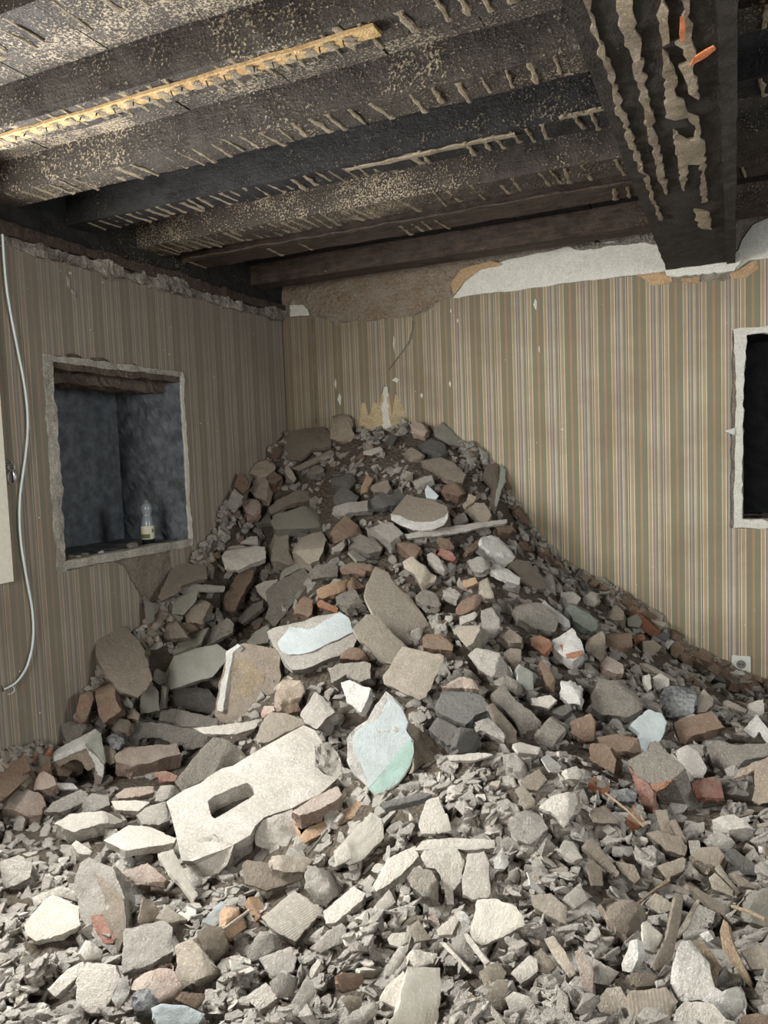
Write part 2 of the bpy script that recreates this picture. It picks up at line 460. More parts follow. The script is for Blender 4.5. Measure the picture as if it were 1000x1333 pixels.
# wallpaper skins: real sheets with torn edges
def L2(px, py): p = at_left(px, py, XL); return (p.y, p.z)
def B2(px, py): p = at_back(px, py, 0); return (p.x, p.z)
LU, LV = (0, 1, 0), (0, 0, 1); BU, BV = (1, 0, 0), (0, 0, 1); CU, CV = (1, 0, 0), (0, -1, 0)
niche_hole = rag([(NY0-.035, NZ0-.045), (NY1+.012, NZ0-.03), (NY1+.012, NZ1+.012), (NY0-.045, NZ1+.03)], .03, .006, 3)
patch = [L2(*p) for p in [(147, 733), (226, 717), (224, 735), (244, 800), (230, 860), (205, 850), (183, 778), (161, 737)]]
patch = [p if i not in (0, 1) else (p[0], NZ0-.045) for i, p in enumerate(patch)]
# the niche opening and the fallen patch under it form one opening in the sheet
nh = [(NY0-.045, NZ1+.03), (NY0-.035, NZ0-.045), patch[0], patch[7], patch[6], patch[5], patch[4], patch[3], patch[2], (patch[2][0], NZ0-.03),
      (NY1+.012, NZ0-.03), (NY1+.012, NZ1+.012)]
nh = rag(nh, .03, .005, 4)
win_hole = [(WY0, WZ0), (WY1, WZ0), (WY1, WZ1), (WY0, WZ1)]
top = [(-7.0, ZP-.02)]+[(-5+i*.06, ZP-.012+R.uniform(-.012, .012)) for i in range(-30, 83)]
outer = [(-7.0, .02), (-.004, .02), (-.004, ZP-.01)] + top[::-1]
slab('wallpaper', outer, [nh, win_hole], (XL, 0, 0), LU, LV, .008, ['paper_left', 'edge_plaster'], wl, step=.16, relief=.0015, rim=0, both=False)

tb = [(378, 414), (408, 411), (418, 414), (432, 419), (437, 425), (444, 421), (460, 418), (476, 415), (479, 419), (492, 415), (505, 415), (524, 414),
      (540, 411), (556, 406), (572, 392), (576, 390), (590, 388)]
bt = rag([B2(*p) for p in tb], .03, .004, 5)[:-1]
bt = [B2(*p) for p in tb]
def seamline(a, b, seed):
    out = []; n = int((b[0]-a[0])/.05); rr = random.Random(seed)
    for i in range(n): out.append((a[0]+(b[0]-a[0])*i/n, a[1]+(b[1]-a[1])*i/n+rr.uniform(-.002, .002)))
    return out
bt += seamline(bt[-1], (-.62, ZP), 1) + [B2(832, 359), B2(850, 372), B2(868, 366), B2(885, 368), B2(942, 366), B2(952, 362), B2(966, 360), B2(974, 345)] + seamline((.12, ZP+.002), (2.6, ZP), 2) + [(2.6, ZP)]
outer = [(XL+.004, .02), (2.6, .02)] + [(2.6, ZP)] + bt[:-1][::-1] + [(XL+.004, bt[0][1])]
tear = [B2(*p) for p in [(466, 560), (470, 525), (475, 524), (480, 541), (485, 523), (494, 526), (497, 508), (500, 501), (506, 505), (510, 540), (514, 512), (520, 520), (530, 543), (531, 580), (467, 580)]]
crack = [B2(*p) for p in [(539, 415), (538, 432), (534, 447), (528, 456), (518, 466), (509, 478), (503, 486), (509, 476), (517, 464), (526, 453), (531, 445), (535, 431), (537.4, 415)]]
crack = [B2(*p) for p in [(539.5, 418), (538.5, 434), (534, 448), (522, 463), (508, 480), (505, 483), (520, 462), (531.5, 446), (535.5, 432), (537, 418)]]
gap = [B2(*p) for p in [(405, 414), (408, 414), (410, 450), (412.5, 520), (413, 552), (411, 552), (409, 500), (407, 450)]]  # slit cut for the dark shading along a paper seam
rh = rag([(RX0-.075, RZ0-.055), (RX1+.05, RZ0-.055), (RX1+.05, RZ1+.035), (RX0-.055, RZ1+.028)], .05, .005, 8)
slab('wallpaper', outer, [tear, crack, gap, rh], (0, 0, 0), BU, BV, .008, ['paper_back', 'edge_plaster'], wb, step=.16, relief=.0015, rim=0, both=False)
# what shows in the tears
slab('torn_backing_paper', rag([B2(*p) for p in [(460, 520), (540, 500), (545, 590), (455, 590)]], .05, .003), [], (0, .005, 0), BU, BV, .002, ['backing'], wb, relief=.001, both=False)
slab('bare_plaster_spot', rag([B2(*p) for p in [(496, 570), (495, 535), (499, 504), (504, 502), (508, 540), (511, 560), (508, 575)]], .02, .003), [], (0, .003, 0), BU, BV, .002, ['white_plaster'], wb, relief=.001, both=False)
# small plaster chips, torn flaps and nail holes on the wallpaper
for px, py, w, h in [(697, 397, 5, 16), (587, 405, 2, 6), (596, 418, 2, 6), (702, 455, 2, 9), (549, 515, 3, 7), (437, 500, 3, 14), (442, 520, 5, 16), (586, 500, 3, 8), (732, 559, 3, 3), (513, 448, 2, 22), (515, 495, 9, 7)]:
    pl_ = [B2(px-w/2, py), B2(px, py-h/2), B2(px+w/2, py-h/4), B2(px+w*.3, py+h/2)]
    slab('plaster_chip', pl_, [], (0, -.006, 0), BU, BV, .006, ['white_plaster'], wb, relief=.001, rim=.001, both=False)
for px, py, w, h in [(88, 368, 4, 16), (95, 383, 5, 12), (91, 356, 3, 4), (118, 430, 4, 3)]:
    pl_ = [L2(px-w/2, py-h/2), L2(px+w/2, py-h*.3), L2(px+w*.6, py+h/2), L2(px-w*.2, py+h*.3)]
    slab('plaster_chip', pl_, [], (XL+.006, 0, 0), LU, LV, .006, ['edge_plaster'], wl, relief=.001, rim=.001, both=False)
flap = slab('torn_flap', [B2(943, 561), B2(957, 557), B2(957, 567)], [], (0, -.012, 0), BU, BV, .003, ['white_plaster'], wb, relief=.001, both=False)

# band above the wallpaper on the back wall
wh1 = [(590, 388), (604, 366), (622, 352), (650, 342), (690, 332), (735, 322), (760, 318), (800, 314), (832, 309), (852, 307), (866, 318), (872, 336), (873, 353), (800, 361), (700, 374)]
w = [B2(*p) for p in wh1]
slab('white_plaster_band', rag(w, .05, .006, 5), [], (0, -.004, 0), BU, BV, .016, ['white_plaster', 'edge_plaster'], wb, relief=.004, both=False)
w = [B2(*p) for p in [(958, 352), (960, 330), (966, 313), (980, 293), (1000, 284), (1080, 270), (1250, 262), (1480, 225), (1480, 274), (1080, 325), (1000, 336), (975, 339)]]
slab('white_plaster_band', rag(w, .05, .006, 6), [], (0, -.004, 0), BU, BV, .016, ['white_plaster', 'edge_plaster'], wb, relief=.004, both=False)
w = [B2(*p) for p in [(735, 322), (760, 312), (790, 318), (830, 307), (858, 303), (870, 318), (876, 345), (868, 350), (864, 322), (840, 316), (800, 320), (760, 326)]]
slab('crumbled_plaster_edge', rag(w, .02, .006, 9), [], (0, -.02, 0), BU, BV, .03, ['crust'], wb, relief=.008, both=False)
w = [B2(*p) for p in [(866, 350), (872, 346), (950, 338), (962, 326), (966, 340), (956, 354), (880, 361), (868, 360)]]
slab('crumbled_plaster_edge', rag(w, .02, .004, 11), [], (0, -.03, 0), BU, BV, .04, ['white_plaster', 'crust'], wb, relief=.006, both=False)
for pp in ([(826, 357), (872, 353), (876, 366), (864, 371), (850, 372), (838, 364)], [(950, 356), (985, 338), (988, 350), (972, 362), (954, 364)], [(885, 362), (912, 360), (910, 368), (890, 369)]):
    slab('peach_ground_coat', rag([B2(*p) for p in pp], .02, .004, 12), [], (0, -.004, 0), BU, BV, .006, ['peach'], wb, relief=.001, both=False)
w = [B2(*p) for p in [(366, 408), (362, 380), (380, 362), (400, 356), (440, 348), (480, 343), (520, 338), (560, 334), (600, 330), (640, 330), (655, 338), (622, 352), (604, 366), (590, 388), (572, 391), (545, 408), (520, 415), (480, 417), (455, 419), (436, 421), (420, 412), (405, 404)]]
slab('bare_brown_plaster', rag(w, .05, .01, 13), [], (0, -.002, 0), BU, BV, .02, ['brown_plaster'], wb, step=.05, relief=.018, both=False)
w = [B2(*p) for p in [(379, 413), (378, 398), (396, 397), (402, 404), (404, 411)]]
slab('white_plaster_remnant', rag(w, .03, .003, 14), [], (0, -.02, 0), BU, BV, .012, ['white_plaster'], wb, relief=.002, both=False)
w = [B2(*p) for p in [(588, 372), (600, 352), (640, 340), (655, 345), (625, 352), (606, 366), (592, 384)]]
slab('peach_ground_coat', rag(w, .03, .004, 15), [], (0, -.022, 0), BU, BV, .01, ['peach'], wb, relief=.003, both=False)

# crumbling plaster edge and timber plate along the top of the left wall
ledge = boxes('broken_plaster_edge', [(XL-.02, -5.6+i*.28, 2.625+R.uniform(-.004, .004), XL+.018+R.uniform(-.012, .018), -5.6+(i+1)*.28+.01, 2.69+R.uniform(-.015, .01)) for i in range(20)], ['crust'], wl, rough=.030, seg=.035)
boxes('wall_plate', [(XL-.02, -5.6, 2.68, XL+.03, 0, 2.74)], ['char_brown'], wl, rough=.02, seg=.06)
boxes('wall_plate', [(XL-.02, -5.6, 2.73, XL+.01, 0, 2.97)], ['char_dark'], wl, rough=.02, seg=.09)

# niche in the left wall: sooty lining, frame, sill, lintel
D = .50
boxes('niche_back', [(XL-D-.02, NY0-.01, NZ0-.02, XL-D, NY1+.01, NZ1+.02)], ['soot'], wl, rough=.014, seg=.06)
boxes('niche_side', [(XL-D, NY1-.022, NZ0-.01, XL-.006, NY1+.05, NZ1+.01)], ['soot'], wl, rough=.014, seg=.05)
boxes('niche_side', [(XL-D, NY0-.05, NZ0-.01, XL-.006, NY0+.015, NZ1+.01)], ['soot'], wl, rough=.010, seg=.05)
boxes('niche_lintel', [(XL-D, NY0, NZ1-.035, XL-.002, NY1, NZ1+.04)], ['lintel'], wl, rough=.022, seg=.045)
boxes('niche_lintel', [(XL-.30, NY0+.02, NZ1-.09, XL-.10, NY1-.02, NZ1-.02)], ['lintel'], wl, rough=.03, seg=.045)
boxes('niche_floor', [(XL-D, NY0, NZ0-.05, XL-.03, NY1, NZ0+.002)], ['soot'], wl, rough=.008, seg=.05)
boxes('niche_sill', [(XL-.05, NY0-.01, NZ0-.042, XL+.012, NY1+.012, NZ0+.004)], ['edge_plaster'], wl, rough=.008, seg=.03)
boxes('niche_frame', [(XL-.02, NY0-.048, NZ0-.05, XL+.010, NY0+.004, NZ1+.03)], ['edge_plaster'], wl, rough=.014, seg=.025)
boxes('niche_frame', [(XL-.02, NY0-.04, NZ1-.004, XL+.010, NY1+.01, NZ1+.026)], ['edge_plaster'], wl, rough=.012, seg=.025)
boxes('niche_frame', [(XL-.02, NY1-.004, NZ0-.03, XL+.012, NY1+.016, NZ1+.02)], ['white_plaster'], wl, rough=.010, seg=.025)
# niche in the back wall
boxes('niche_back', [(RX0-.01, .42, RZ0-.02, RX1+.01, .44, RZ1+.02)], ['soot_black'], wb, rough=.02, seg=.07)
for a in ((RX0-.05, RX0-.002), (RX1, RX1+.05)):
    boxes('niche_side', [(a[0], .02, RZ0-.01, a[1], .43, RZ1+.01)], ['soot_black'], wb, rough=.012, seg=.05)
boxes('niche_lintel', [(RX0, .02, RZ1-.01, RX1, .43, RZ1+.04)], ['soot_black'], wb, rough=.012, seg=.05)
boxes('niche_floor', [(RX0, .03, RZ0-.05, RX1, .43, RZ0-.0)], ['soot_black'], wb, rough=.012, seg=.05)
ring = rag([(RX0-.055, RZ0-.055), (RX0+.12, RZ0-.058), (RX0+.16, RZ0-.03), (RX0+.10, RZ0-.002), (RX0-.006, RZ0-.002), (RX0-.004, 1.7), (RX0+.006, 2.0), (RX0+.02, RZ1-.01), (RX1, RZ1-.012), (RX1, RZ1+.03), (RX0-.052, RZ1+.03), (RX0-.035, 1.9), (RX0-.04, 1.6)], .04, .005, 20)
slab('niche_frame', ring, [], (0, -.006, 0), BU, BV, .04, ['white_plaster', 'edge_plaster'], wb, relief=.002, both=False)

# window casing at the left edge of the view, window surrounds behind the camera
def window(name, bl):
    return tag(boxes(name, bl, ['frame_white']), kind='structure')
window('window_1', [(XL-.02, WY1-.06, 1.085, XL+.028, WY1+.13, 2.62), (XL-.02, WY0-.10, 1.085, XL+.028, WY0+.04, 2.62), (XL-.02, WY0-.1, 1.085, XL+.026, WY1+.13, 1.16), (XL-.02, WY0-.1, 2.52, XL+.026, WY1+.13, 2.62),
       (-3.50, WY0, WZ0, -3.44, WY0+.06, WZ1), (-3.50, WY1-.06, WZ0, -3.44, WY1, WZ1), (-3.50, (WY0+WY1)/2-.03, WZ0, -3.44, (WY0+WY1)/2+.03, WZ1)])
window('window_2', [(-2.06, -7.02, 1.04, -1.94, -6.97, 2.66), (-.46, -7.02, 1.04, -.34, -6.97, 2.66), (-2.06, -7.02, 1.04, -.34, -6.97, 1.12), (-2.06, -7.02, 2.58, -.34, -6.97, 2.66)])
window('window_3', [(2.57, -3.36, 1.1, 2.62, -3.26, 2.6), (2.57, -1.94, 1.1, 2.62, -1.84, 2.6), (2.57, -3.36, 1.08, 2.62, -1.84, 1.16), (2.57, -3.36, 2.53, 2.62, -1.84, 2.6)])

# ------------------------------------------------------------------ ceiling timbers
ZB = 2.82; ZS = 2.955
JY = [(.59, .75), (1.07, 1.23), (1.55, 1.70), (2.03, 2.17), (2.50, 2.65), (2.97, 3.12), (3.47, 3.68), (3.86, 4.04), (4.59, 4.76)]
JL = ['charred ceiling joist farthest forward, behind the camera', 'charred ceiling joist just above the top of the picture', 'charred ceiling joist cut by the top left corner of the picture',
      'charred ceiling joist with the clean golden lath nailed to it', 'charred ceiling joist just behind the golden lath, with widely spaced plaster ridges',
      'charred ceiling joist with a broken pale lath strip along its underside', 'broad charred ceiling joist, heavily flecked with plaster, fourth from the back wall side',
      'brown scorched ceiling joist, second from the back wall', 'dark brown ceiling joist nearest the back wall, above the bare plaster']
def rb_mesh(k):
    bm = bmesh.new(); rr = random.Random(k); n = 5; hw = .013
    rows = []
    for i in range(n+1):
        t = i/n; wv = hw*rr.uniform(.6, 1.4); xo = rr.uniform(-.003, .003); hh = rr.uniform(.002, .005)
        rows.append([bm.verts.new((xo-wv, t, 0)), bm.verts.new((xo-wv*.4, t, -hh)), bm.verts.new((xo+wv*.5, t, -hh*.8)), bm.verts.new((xo+wv, t, 0))])
    for a, b in zip(rows, rows[1:]):
        for j in range(3): bm.faces.new((a[j], a[j+1], b[j+1], b[j]))
    bm.faces.new(rows[0]); bm.faces.new(rows[-1][::-1]); bmesh.ops.recalc_face_normals(bm, faces=bm.faces)
    me = bpy.data.meshes.new('plaster_ridge'); bm.to_mesh(me); bm.free(); me.materials.append(MATS['key']); return me
RIDGE = [rb_mesh(k) for k in range(5)]
for i, (a, b) in enumerate(JY):
    mt = 'char_brown' if i >= 7 else ('char' if i < 6 else 'char_dark')
    if i == 6: mt = 'char'
    if i == 5: mt = 'char_dark'
    j = boxes('ceiling_joist', [(XL-.03, a-5, ZB, 2.6, b-5, ZS+.04)], [mt], rough=.007, seg=.09)
    tag(j, JL[i], 'beam', 'ceiling joists')
    if i < 2: continue
    x = XL+.03+R.uniform(0, .05)
    while x < 2.5:
        keep = .9 if i < 6 else (.75 if i == 6 else .3)
        if not (-.40 < x < .03) and R.random() < keep and i != 8:
            o = bpy.data.objects.new('plaster_ridge', R.choice(RIDGE)); COL.objects.link(o); o.parent = j
            L = (b-a)*R.uniform(.8, 1.05); o.scale = (R.uniform(.5, 1.1), L, R.uniform(.6, 1.5))
            o.location = (x, a-5+R.uniform(0, .02), ZB); o.rotation_euler = (0, 0, R.uniform(-.12, .12))
        x += R.uniform(.052, .072)*(1.25 if i == 4 else 1)
# soffit boards between the joists
for i in range(1, len(JY)):
    a = JY[i-1][1]-5; b = JY[i][0]-5; x = XL; k = 0
    while x < 2.6:
        wd = R.uniform(.32, .46); dz = R.uniform(0, .006)
        o = boxes('soffit_board', [(x+.003, a-.01, ZS+dz, min(x+wd, 2.6)-.003, b+.01, ZS+.03)], ['soffit' if i < 5 else 'char_dark'], ce)
        x += wd
boxes('soffit_board', [(XL, JY[-1][1]-5-.01, ZS, 2.6, 0.02, ZS+.03)], ['char_dark'], ce)
# golden lath with nails
p0 = at_level(2, 184, ZB-.012); p1 = at_level(492, 40, ZB-.012)
ly = (p0.y+p1.y)/2
lath_pts = []
for i in range(25):
    x = XL+.01+(p1.x-XL-.01)*i/24
    lath_pts.append(x)
outl = [(x, -(ly-.028+R.uniform(-.004, .004))) for x in lath_pts] + [(x, -(ly+.026+R.uniform(-.006, .006))) for x in lath_pts[::-1]]
lath = slab('golden_lath', outl[::-1], [], (0, 0, ZB-.016), CU, CV, .014, ['lath', 'char_brown'], None, step=.03, relief=.002)
tag(lath, 'clean golden brown timber lath nailed under a charred joist at upper left', 'lath')
for i in range(26):
    x = XL+.06+i*(p1.x-XL-.1)/26+R.uniform(-.02, .02)
    n_ = tube('nail', [(x, ly-.01, ZB-.014), (x+.002, ly-.01+R.uniform(-.012, .012), ZB-.030)], .0022, 'iron')
    n_.parent = lath; n_.location = -lath.location
for i in range(30):
    x = XL+.08+i*(p1.x-XL-.1)/30
    o = bpy.data.objects.new('plaster_ridge', RIDGE[i % 5]); COL.objects.link(o); o.parent = lath
    o.scale = (1.4, .045, .5); o.location = Vector((x, ly-.022, ZB-.0165))-lath.location
# pale broken lath strips under two other joists
def strip(label, a, b, z, wd, mat, seed):
    p, q = at_level(*a, z), at_level(*b, z); y = (p.y+q.y)/2; n = 30; rr = random.Random(seed)
    xs = [p.x+(q.x-p.x)*i/n for i in range(n+1)]
    o_ = [(x, -(y-wd/2+rr.uniform(-.5, .5)*wd*.5)) for x in xs]+[(x, -(y+wd/2+rr.uniform(-.5, .5)*wd*.4)) for x in xs[::-1]]
    s = slab('lath_strip', o_[::-1], [], (0, 0, z), CU, CV, .012, [mat], None, step=.05, relief=.003)
    return tag(s, label, 'lath')
strip('ragged pale lath strip under a black joist, left of the big girder', (450, 223), (672, 178), ZB-.012, .022, 'key', 1)
strip('short straight pale lath end touching the big girder', (730, 160), (797, 138), ZB-.012, .024, 'key', 2)
strip('long brown lath with white flecks under the joists towards the back wall', (270, 345), (838, 224), ZB-.014, .05, 'char_brown', 3)
# girder
g = boxes('ceiling_girder', [(-.365, -7.0, ZP, .004, 0.02, ZB)], ['girder'], rough=.006, seg=.07)
tag(g, 'massive charred ceiling girder running from the front to the back wall', 'beam')
def C7(x, y): return (740+x/3.604, y/3.604)
def gpatch(name, pts, mat, z=ZP-.012, t=.016, relief=.005, seed=0):
    w_ = []
    for p in pts:
        q = at_level(*C7(*p), z); w_.append((q.x, -q.y))
    s = slab(name, rag(w_, .03, .008, seed), [], (0, 0, z), CU, CV, t, [mat], g, step=.03, relief=relief, both=False)
    return s
gpatch('plaster_streak', [(215, -60), (285, -60), (300, 60), (330, 180), (350, 330), (385, 480), (400, 620), (440, 760), (462, 880), (460, 920), (430, 860), (370, 620), (340, 500), (300, 330), (250, 160), (225, 60)], 'key', seed=1)
gpatch('plaster_streak', [(420, -60), (450, -60), (465, 120), (475, 210), (442, 225), (430, 120)], 'key', seed=2)
gpatch('plaster_streak', [(440, 250), (470, 270), (500, 330), (515, 400), (505, 450), (560, 540), (610, 560), (620, 665), (640, 690), (640, 860), (650, 955), (625, 960), (620, 775), (560, 775), (545, 900), (530, 880), (515, 780), (490, 620), (520, 650), (560, 670), (600, 660), (595, 600), (560, 560), (500, 575), (455, 560), (460, 430), (445, 330)], 'key', seed=3)
gpatch('plaster_streak', [(520, -60), (580, -60), (570, 60), (575, 200), (600, 260), (590, 310), (600, 400), (612, 480), (580, 450), (545, 370), (515, 320), (570, 300), (540, 240), (500, 220), (530, 200), (548, 60)], 'key', seed=4)
gpatch('plaster_streak', [(590, 990), (655, 1000), (675, 1080), (610, 1070)], 'key', seed=5)
gpatch('plaster_edge', [(60, -40), (92, -40), (140, 170), (200, 330), (260, 540), (345, 770), (440, 1040), (425, 1040), (325, 780), (240, 560), (185, 380), (120, 180)], 'key', seed=6)
gpatch('orange_splinter', [(525, 98), (542, 98), (550, 140), (548, 205), (527, 205)], 'tar', ZP-.03, .01, .002, 7)
gpatch('orange_splinter', [(570, 318), (590, 280), (640, 250), (680, 230), (692, 242), (640, 285), (610, 300)], 'tar', ZP-.03, .01, .002, 8)
boxes('edge_board', [(-.035, -7, ZP-.012, .010, -.02, ZP+.03)], ['girder'], g, rough=.008, seg=.06).location = (0, 0, 0)

# ------------------------------------------------------------------ cable, hook, socket, bottle
cp = [(3, 300), (6, 360), (14, 410), (22, 450), (33, 505), (37, 550), (34, 590), (29, 622), (25, 655), (26, 700), (34, 750), (43, 795), (44, 835), (36, 868), (24, 886), (15, 893), (6, 897)]
c = tube('cable', [tuple(at_left(x, y, XL+.018)) for x, y in cp], .0052, 'cable')
tag(c, 'pale blue electric cable dangling down the left wallpapered wall', 'cable')
wr_ = tube('bare_wire', [tuple(at_left(x, y, XL+.016)) for x, y in [(15, 892), (20, 896), (17, 903), (10, 904)]], .0016, 'cable', c)
tube('bare_wire', [tuple(at_left(x, y, XL+.014)) for x, y in [(8, 896), (4, 900), (2, 893)]], .002, 'iron', c)
def ringpts(cx, cy, rx, ry, off=.015, a0=0, a1=2*math.pi, n=14):
    return [tuple(at_left(cx+rx*math.cos(a0+(a1-a0)*i/n), cy+ry*math.sin(a0+(a1-a0)*i/n), XL+off)) for i in range(n if a1-a0 > 6.2 else n+1)]
hk = tube('wall_hook', [tuple(at_left(x, y, XL+.01)) for x, y in [(4, 597), (10, 597), (15, 600), (16, 603), (10, 605), (4, 604)]], .003, 'steel')
tag(hk, 'small steel eye hook with rings beside the window casing on the left wall', 'hook')
tube('ring', ringpts(14.8, 608, 4.2, 4.2), .0022, 'steel', hk, closed=True)
tube('ring', ringpts(15.5, 621, 5, 8.5, .018), .0025, 'steel', hk, closed=True)
slab('hook_plate', [L2(3, 598), L2(14, 600), L2(14, 603), L2(3, 604)], [], (XL+.008, 0, 0), LU, LV, .004, ['plastic_dark'], hk)
slab('catch_tongue', [L2(14, 613), L2(19, 613), L2(20, 628), L2(16, 629)], [], (XL+.016, 0, 0), LU, LV, .004, ['steel'], hk)
# socket
c0 = at_back(965, 862, 0)
def rrect(cx, cz, h, r, n=5):
    out = []
    for qx, qz, a0 in ((1, 1, 0), (-1, 1, 90), (-1, -1, 180), (1, -1, 270)):
        for i in range(n+1):
            a = math.radians(a0+90*i/n); out.append((cx+qx*(h-r)+r*math.cos(a), cz+qz*(h-r)+r*math.sin(a)))
    return out
sk = slab('wall_socket', rrect(c0.x, c0.z-.01, .052, .012), [], (0, -.012, 0), BU, BV, .012, ['plastic'], None, relief=0, rim=.001)
tag(sk, 'grey white square wall socket low on the back wall behind rubble', 'socket')
def circ(cx, cz, r, n=20): return [(cx+r*math.cos(2*math.pi*i/n), cz+r*math.sin(2*math.pi*i/n)) for i in range(n)]
slab('socket_ring', circ(c0.x, c0.z-.01, .036), [circ(c0.x, c0.z-.01, .027)], (0, -.018, 0), BU, BV, .007, ['plastic'], sk, step=.01, relief=0, rim=0)
well = slab('socket_well', circ(c0.x, c0.z-.01, .027), [], (0, -.0135, 0), BU, BV, .002, ['plastic_dark'], sk, step=.01, relief=0, rim=0)
slab('socket_contact', circ(c0.x-.009, c0.z-.01, .004, 8), [], (0, -.015, 0), BU, BV, .002, ['iron'], sk, step=.01, relief=0, rim=0)
slab('socket_contact', circ(c0.x+.009, c0.z-.01, .004, 8), [], (0, -.015, 0), BU, BV, .002, ['iron'], sk, step=.01, relief=0, rim=0)
# bottle
m, nt, b = nodes('bottle_plastic'); b.inputs['Base Color'].default_value = srgb(150, 156, 160); b.inputs['Roughness'].default_value = .25
b.inputs['Transmission Weight'].default_value = .35; b.inputs['Specular IOR Level'].default_value = .5; MATS['bottle_plastic'] = m
m, nt, b = nodes('bottle_label'); MATS['bottle_label'] = m
tc = N(nt, 'ShaderNodeTexCoord'); sx = N(nt, 'ShaderNodeSeparateXYZ'); nt.links.new(tc.outputs['Object'], sx.inputs[0])
def band(v, a, b_): return math_(nt, 'MULTIPLY', math_(nt, 'GREATER_THAN', v, a), math_(nt, 'LESS_THAN', v, b_))
zc = sx.outputs[2]; yc = sx.outputs[1]
col = mixc(nt, noise_n(nt, 40), srgb(206, 202, 180), srgb(180, 176, 152))
g1 = math_(nt, 'MULTIPLY', band(yc, .016, .05), mapr(nt, math_(nt, 'SINE', math_(nt, 'MULTIPLY', zc, 420)), .1, .3))
g2 = math_(nt, 'MULTIPLY', band(yc, -.052, -.020), band(zc, .035, .06))
col = mixc(nt, math_(nt, 'ADD', g1, g2, True), col, srgb(98, 104, 72))
sq = math_(nt, 'MULTIPLY', band(yc, -.008, .008), band(zc, .068, .088))
col = mixc(nt, sq, col, srgb(92, 96, 92))
nt.links.new(col, b.inputs['Base Color'])
bx = at_level(196, 706, NZ0+.006)
bl_ = at_left(193, 700, XL-.09)
bo = bpy.data.objects.new('plastic_bottle', None); COL.objects.link(bo); bo.location = (XL-.09, bl_.y, NZ0+.004)
tag(bo, 'clear plastic bottle with a cream paper label, standing in the sooty left niche', 'bottle')
bbody = lathe('bottle_body', [(.0, 0), (.034, 0), (.036, .012), (.036, .032), (.036, .115), (.034, .135), (.026, .165), (.024, .172), (.031, .195), (.032, .215), (.026, .235), (.014, .247), (.0, .25)], ['bottle_plastic'], bo)
lathe('bottle_foot', [(.0, -.001), (.0365, -.001), (.0365, .028)], ['soot_black'], bo)
lathe('paper_label', [(.037, .03), (.0385, .032), (.0385, .105), (.037, .107)], ['bottle_label'], bbody)
lathe('bottle_cap', [(.0, .262), (.012, .262), (.013, .25), (.013, .24)], ['plastic_dark'], bbody)
# ------------------------------------------------------------------ the heap: surface fitted through points seen in the photograph
PB = [(380, 562), (440, 552), (500, 552), (560, 555), (600, 578), (640, 610), (665, 655), (690, 695), (740, 750), (800, 780), (850, 814), (900, 858), (940, 878), (960, 889), (1000, 903), (1060, 915)]
PLF = [(350, 590), (292, 665), (262, 725), (212, 795), (150, 870), (108, 935), (60, 988), (0, 1008)]
PD = [(400, 600, 4.75), (500, 600, 4.7), (620, 620, 4.75), (330, 680, 4.45), (420, 680, 4.4), (520, 680, 4.35), (630, 690, 4.5), (300, 760, 4.05), (400, 760, 4.0),
      (500, 760, 3.95), (600, 760, 4.0), (700, 780, 4.25), (250, 850, 3.6), (350, 850, 3.5), (450, 850, 3.45), (550, 850, 3.5), (650, 850, 3.65), (750, 850, 3.95),
      (850, 866, 4.25), (950, 915, 4.25), (200, 940, 3.2), (300, 940, 3.1), (400, 940, 3.05), (500, 940, 3.05), (600, 930, 3.15), (700, 930, 3.35), (800, 930, 3.6),
      (900, 950, 3.6), (980, 960, 3.6), (100, 1040, 2.72), (200, 1040, 2.72), (300, 1040, 2.68), (400, 1035, 2.65), (500, 1015, 2.72), (600, 990, 2.8), (680, 985, 2.82), (760, 1010, 2.75),
      (850, 1040, 2.85), (950, 1050, 2.8), (100, 1150, 2.22), (300, 1150, 2.22), (500, 1130, 2.27), (650, 1110, 2.35), (750, 1130, 2.32), (880, 1160, 2.4),
      (980, 1150, 2.35), (100, 1280, 1.82), (300, 1280, 1.82), (500, 1280, 1.80), (700, 1280, 1.80), (900, 1290, 1.85)]
P3 = [at_back(x, y, -.03) for x, y in PB]+[at_left(x, y, XL+.03) for x, y in PLF]+[at_depth(*p) for p in PD]
P3 += [Vector((x, y, z)) for x, y, z in ((-2.9, -4.0, .3), (-1.5, -3.9, .35), (0, -3.9, .35), (1.5, -3.9, .35), (2.5, -3.5, .3), (2.5, -2.2, .28), (2.5, -1, .22), (2.5, 0, .2), (1.6, 0, .2), (-2.9, -3.2, .28), (-3.0, -.05, 1.78))]
A = np.array([(p.x, p.y) for p in P3]); Zv = np.array([p.z for p in P3])
def tps(r2): return np.where(r2 > 0, .5*r2*np.log(np.maximum(r2, 1e-12)), 0)
K = tps(((A[:, None]-A[None])**2).sum(-1)) + np.eye(len(A))*.004
Pm = np.c_[np.ones(len(A)), A]; LHS = np.block([[K, Pm], [Pm.T, np.zeros((3, 3))]])
sol = np.linalg.solve(LHS, np.r_[Zv, 0, 0, 0])
GS = .012; X0, X1, Y0, Y1 = XL, 2.6, -4.1, 0.0
nx = int((X1-X0)/GS)+1; ny = int((Y1-Y0)/GS)+1
gx = X0+np.arange(nx)*GS; gy = Y0+np.arange(ny)*GS
GX, GY = np.meshgrid(gx, gy, indexing='ij')
Hh = np.zeros_like(GX)
for k in range(len(A)): Hh += sol[k]*tps((GX-A[k, 0])**2+(GY-A[k, 1])**2)
Hh += sol[-3]+sol[-2]*GX+sol[-1]*GY
Hh = np.maximum(Hh, .08)
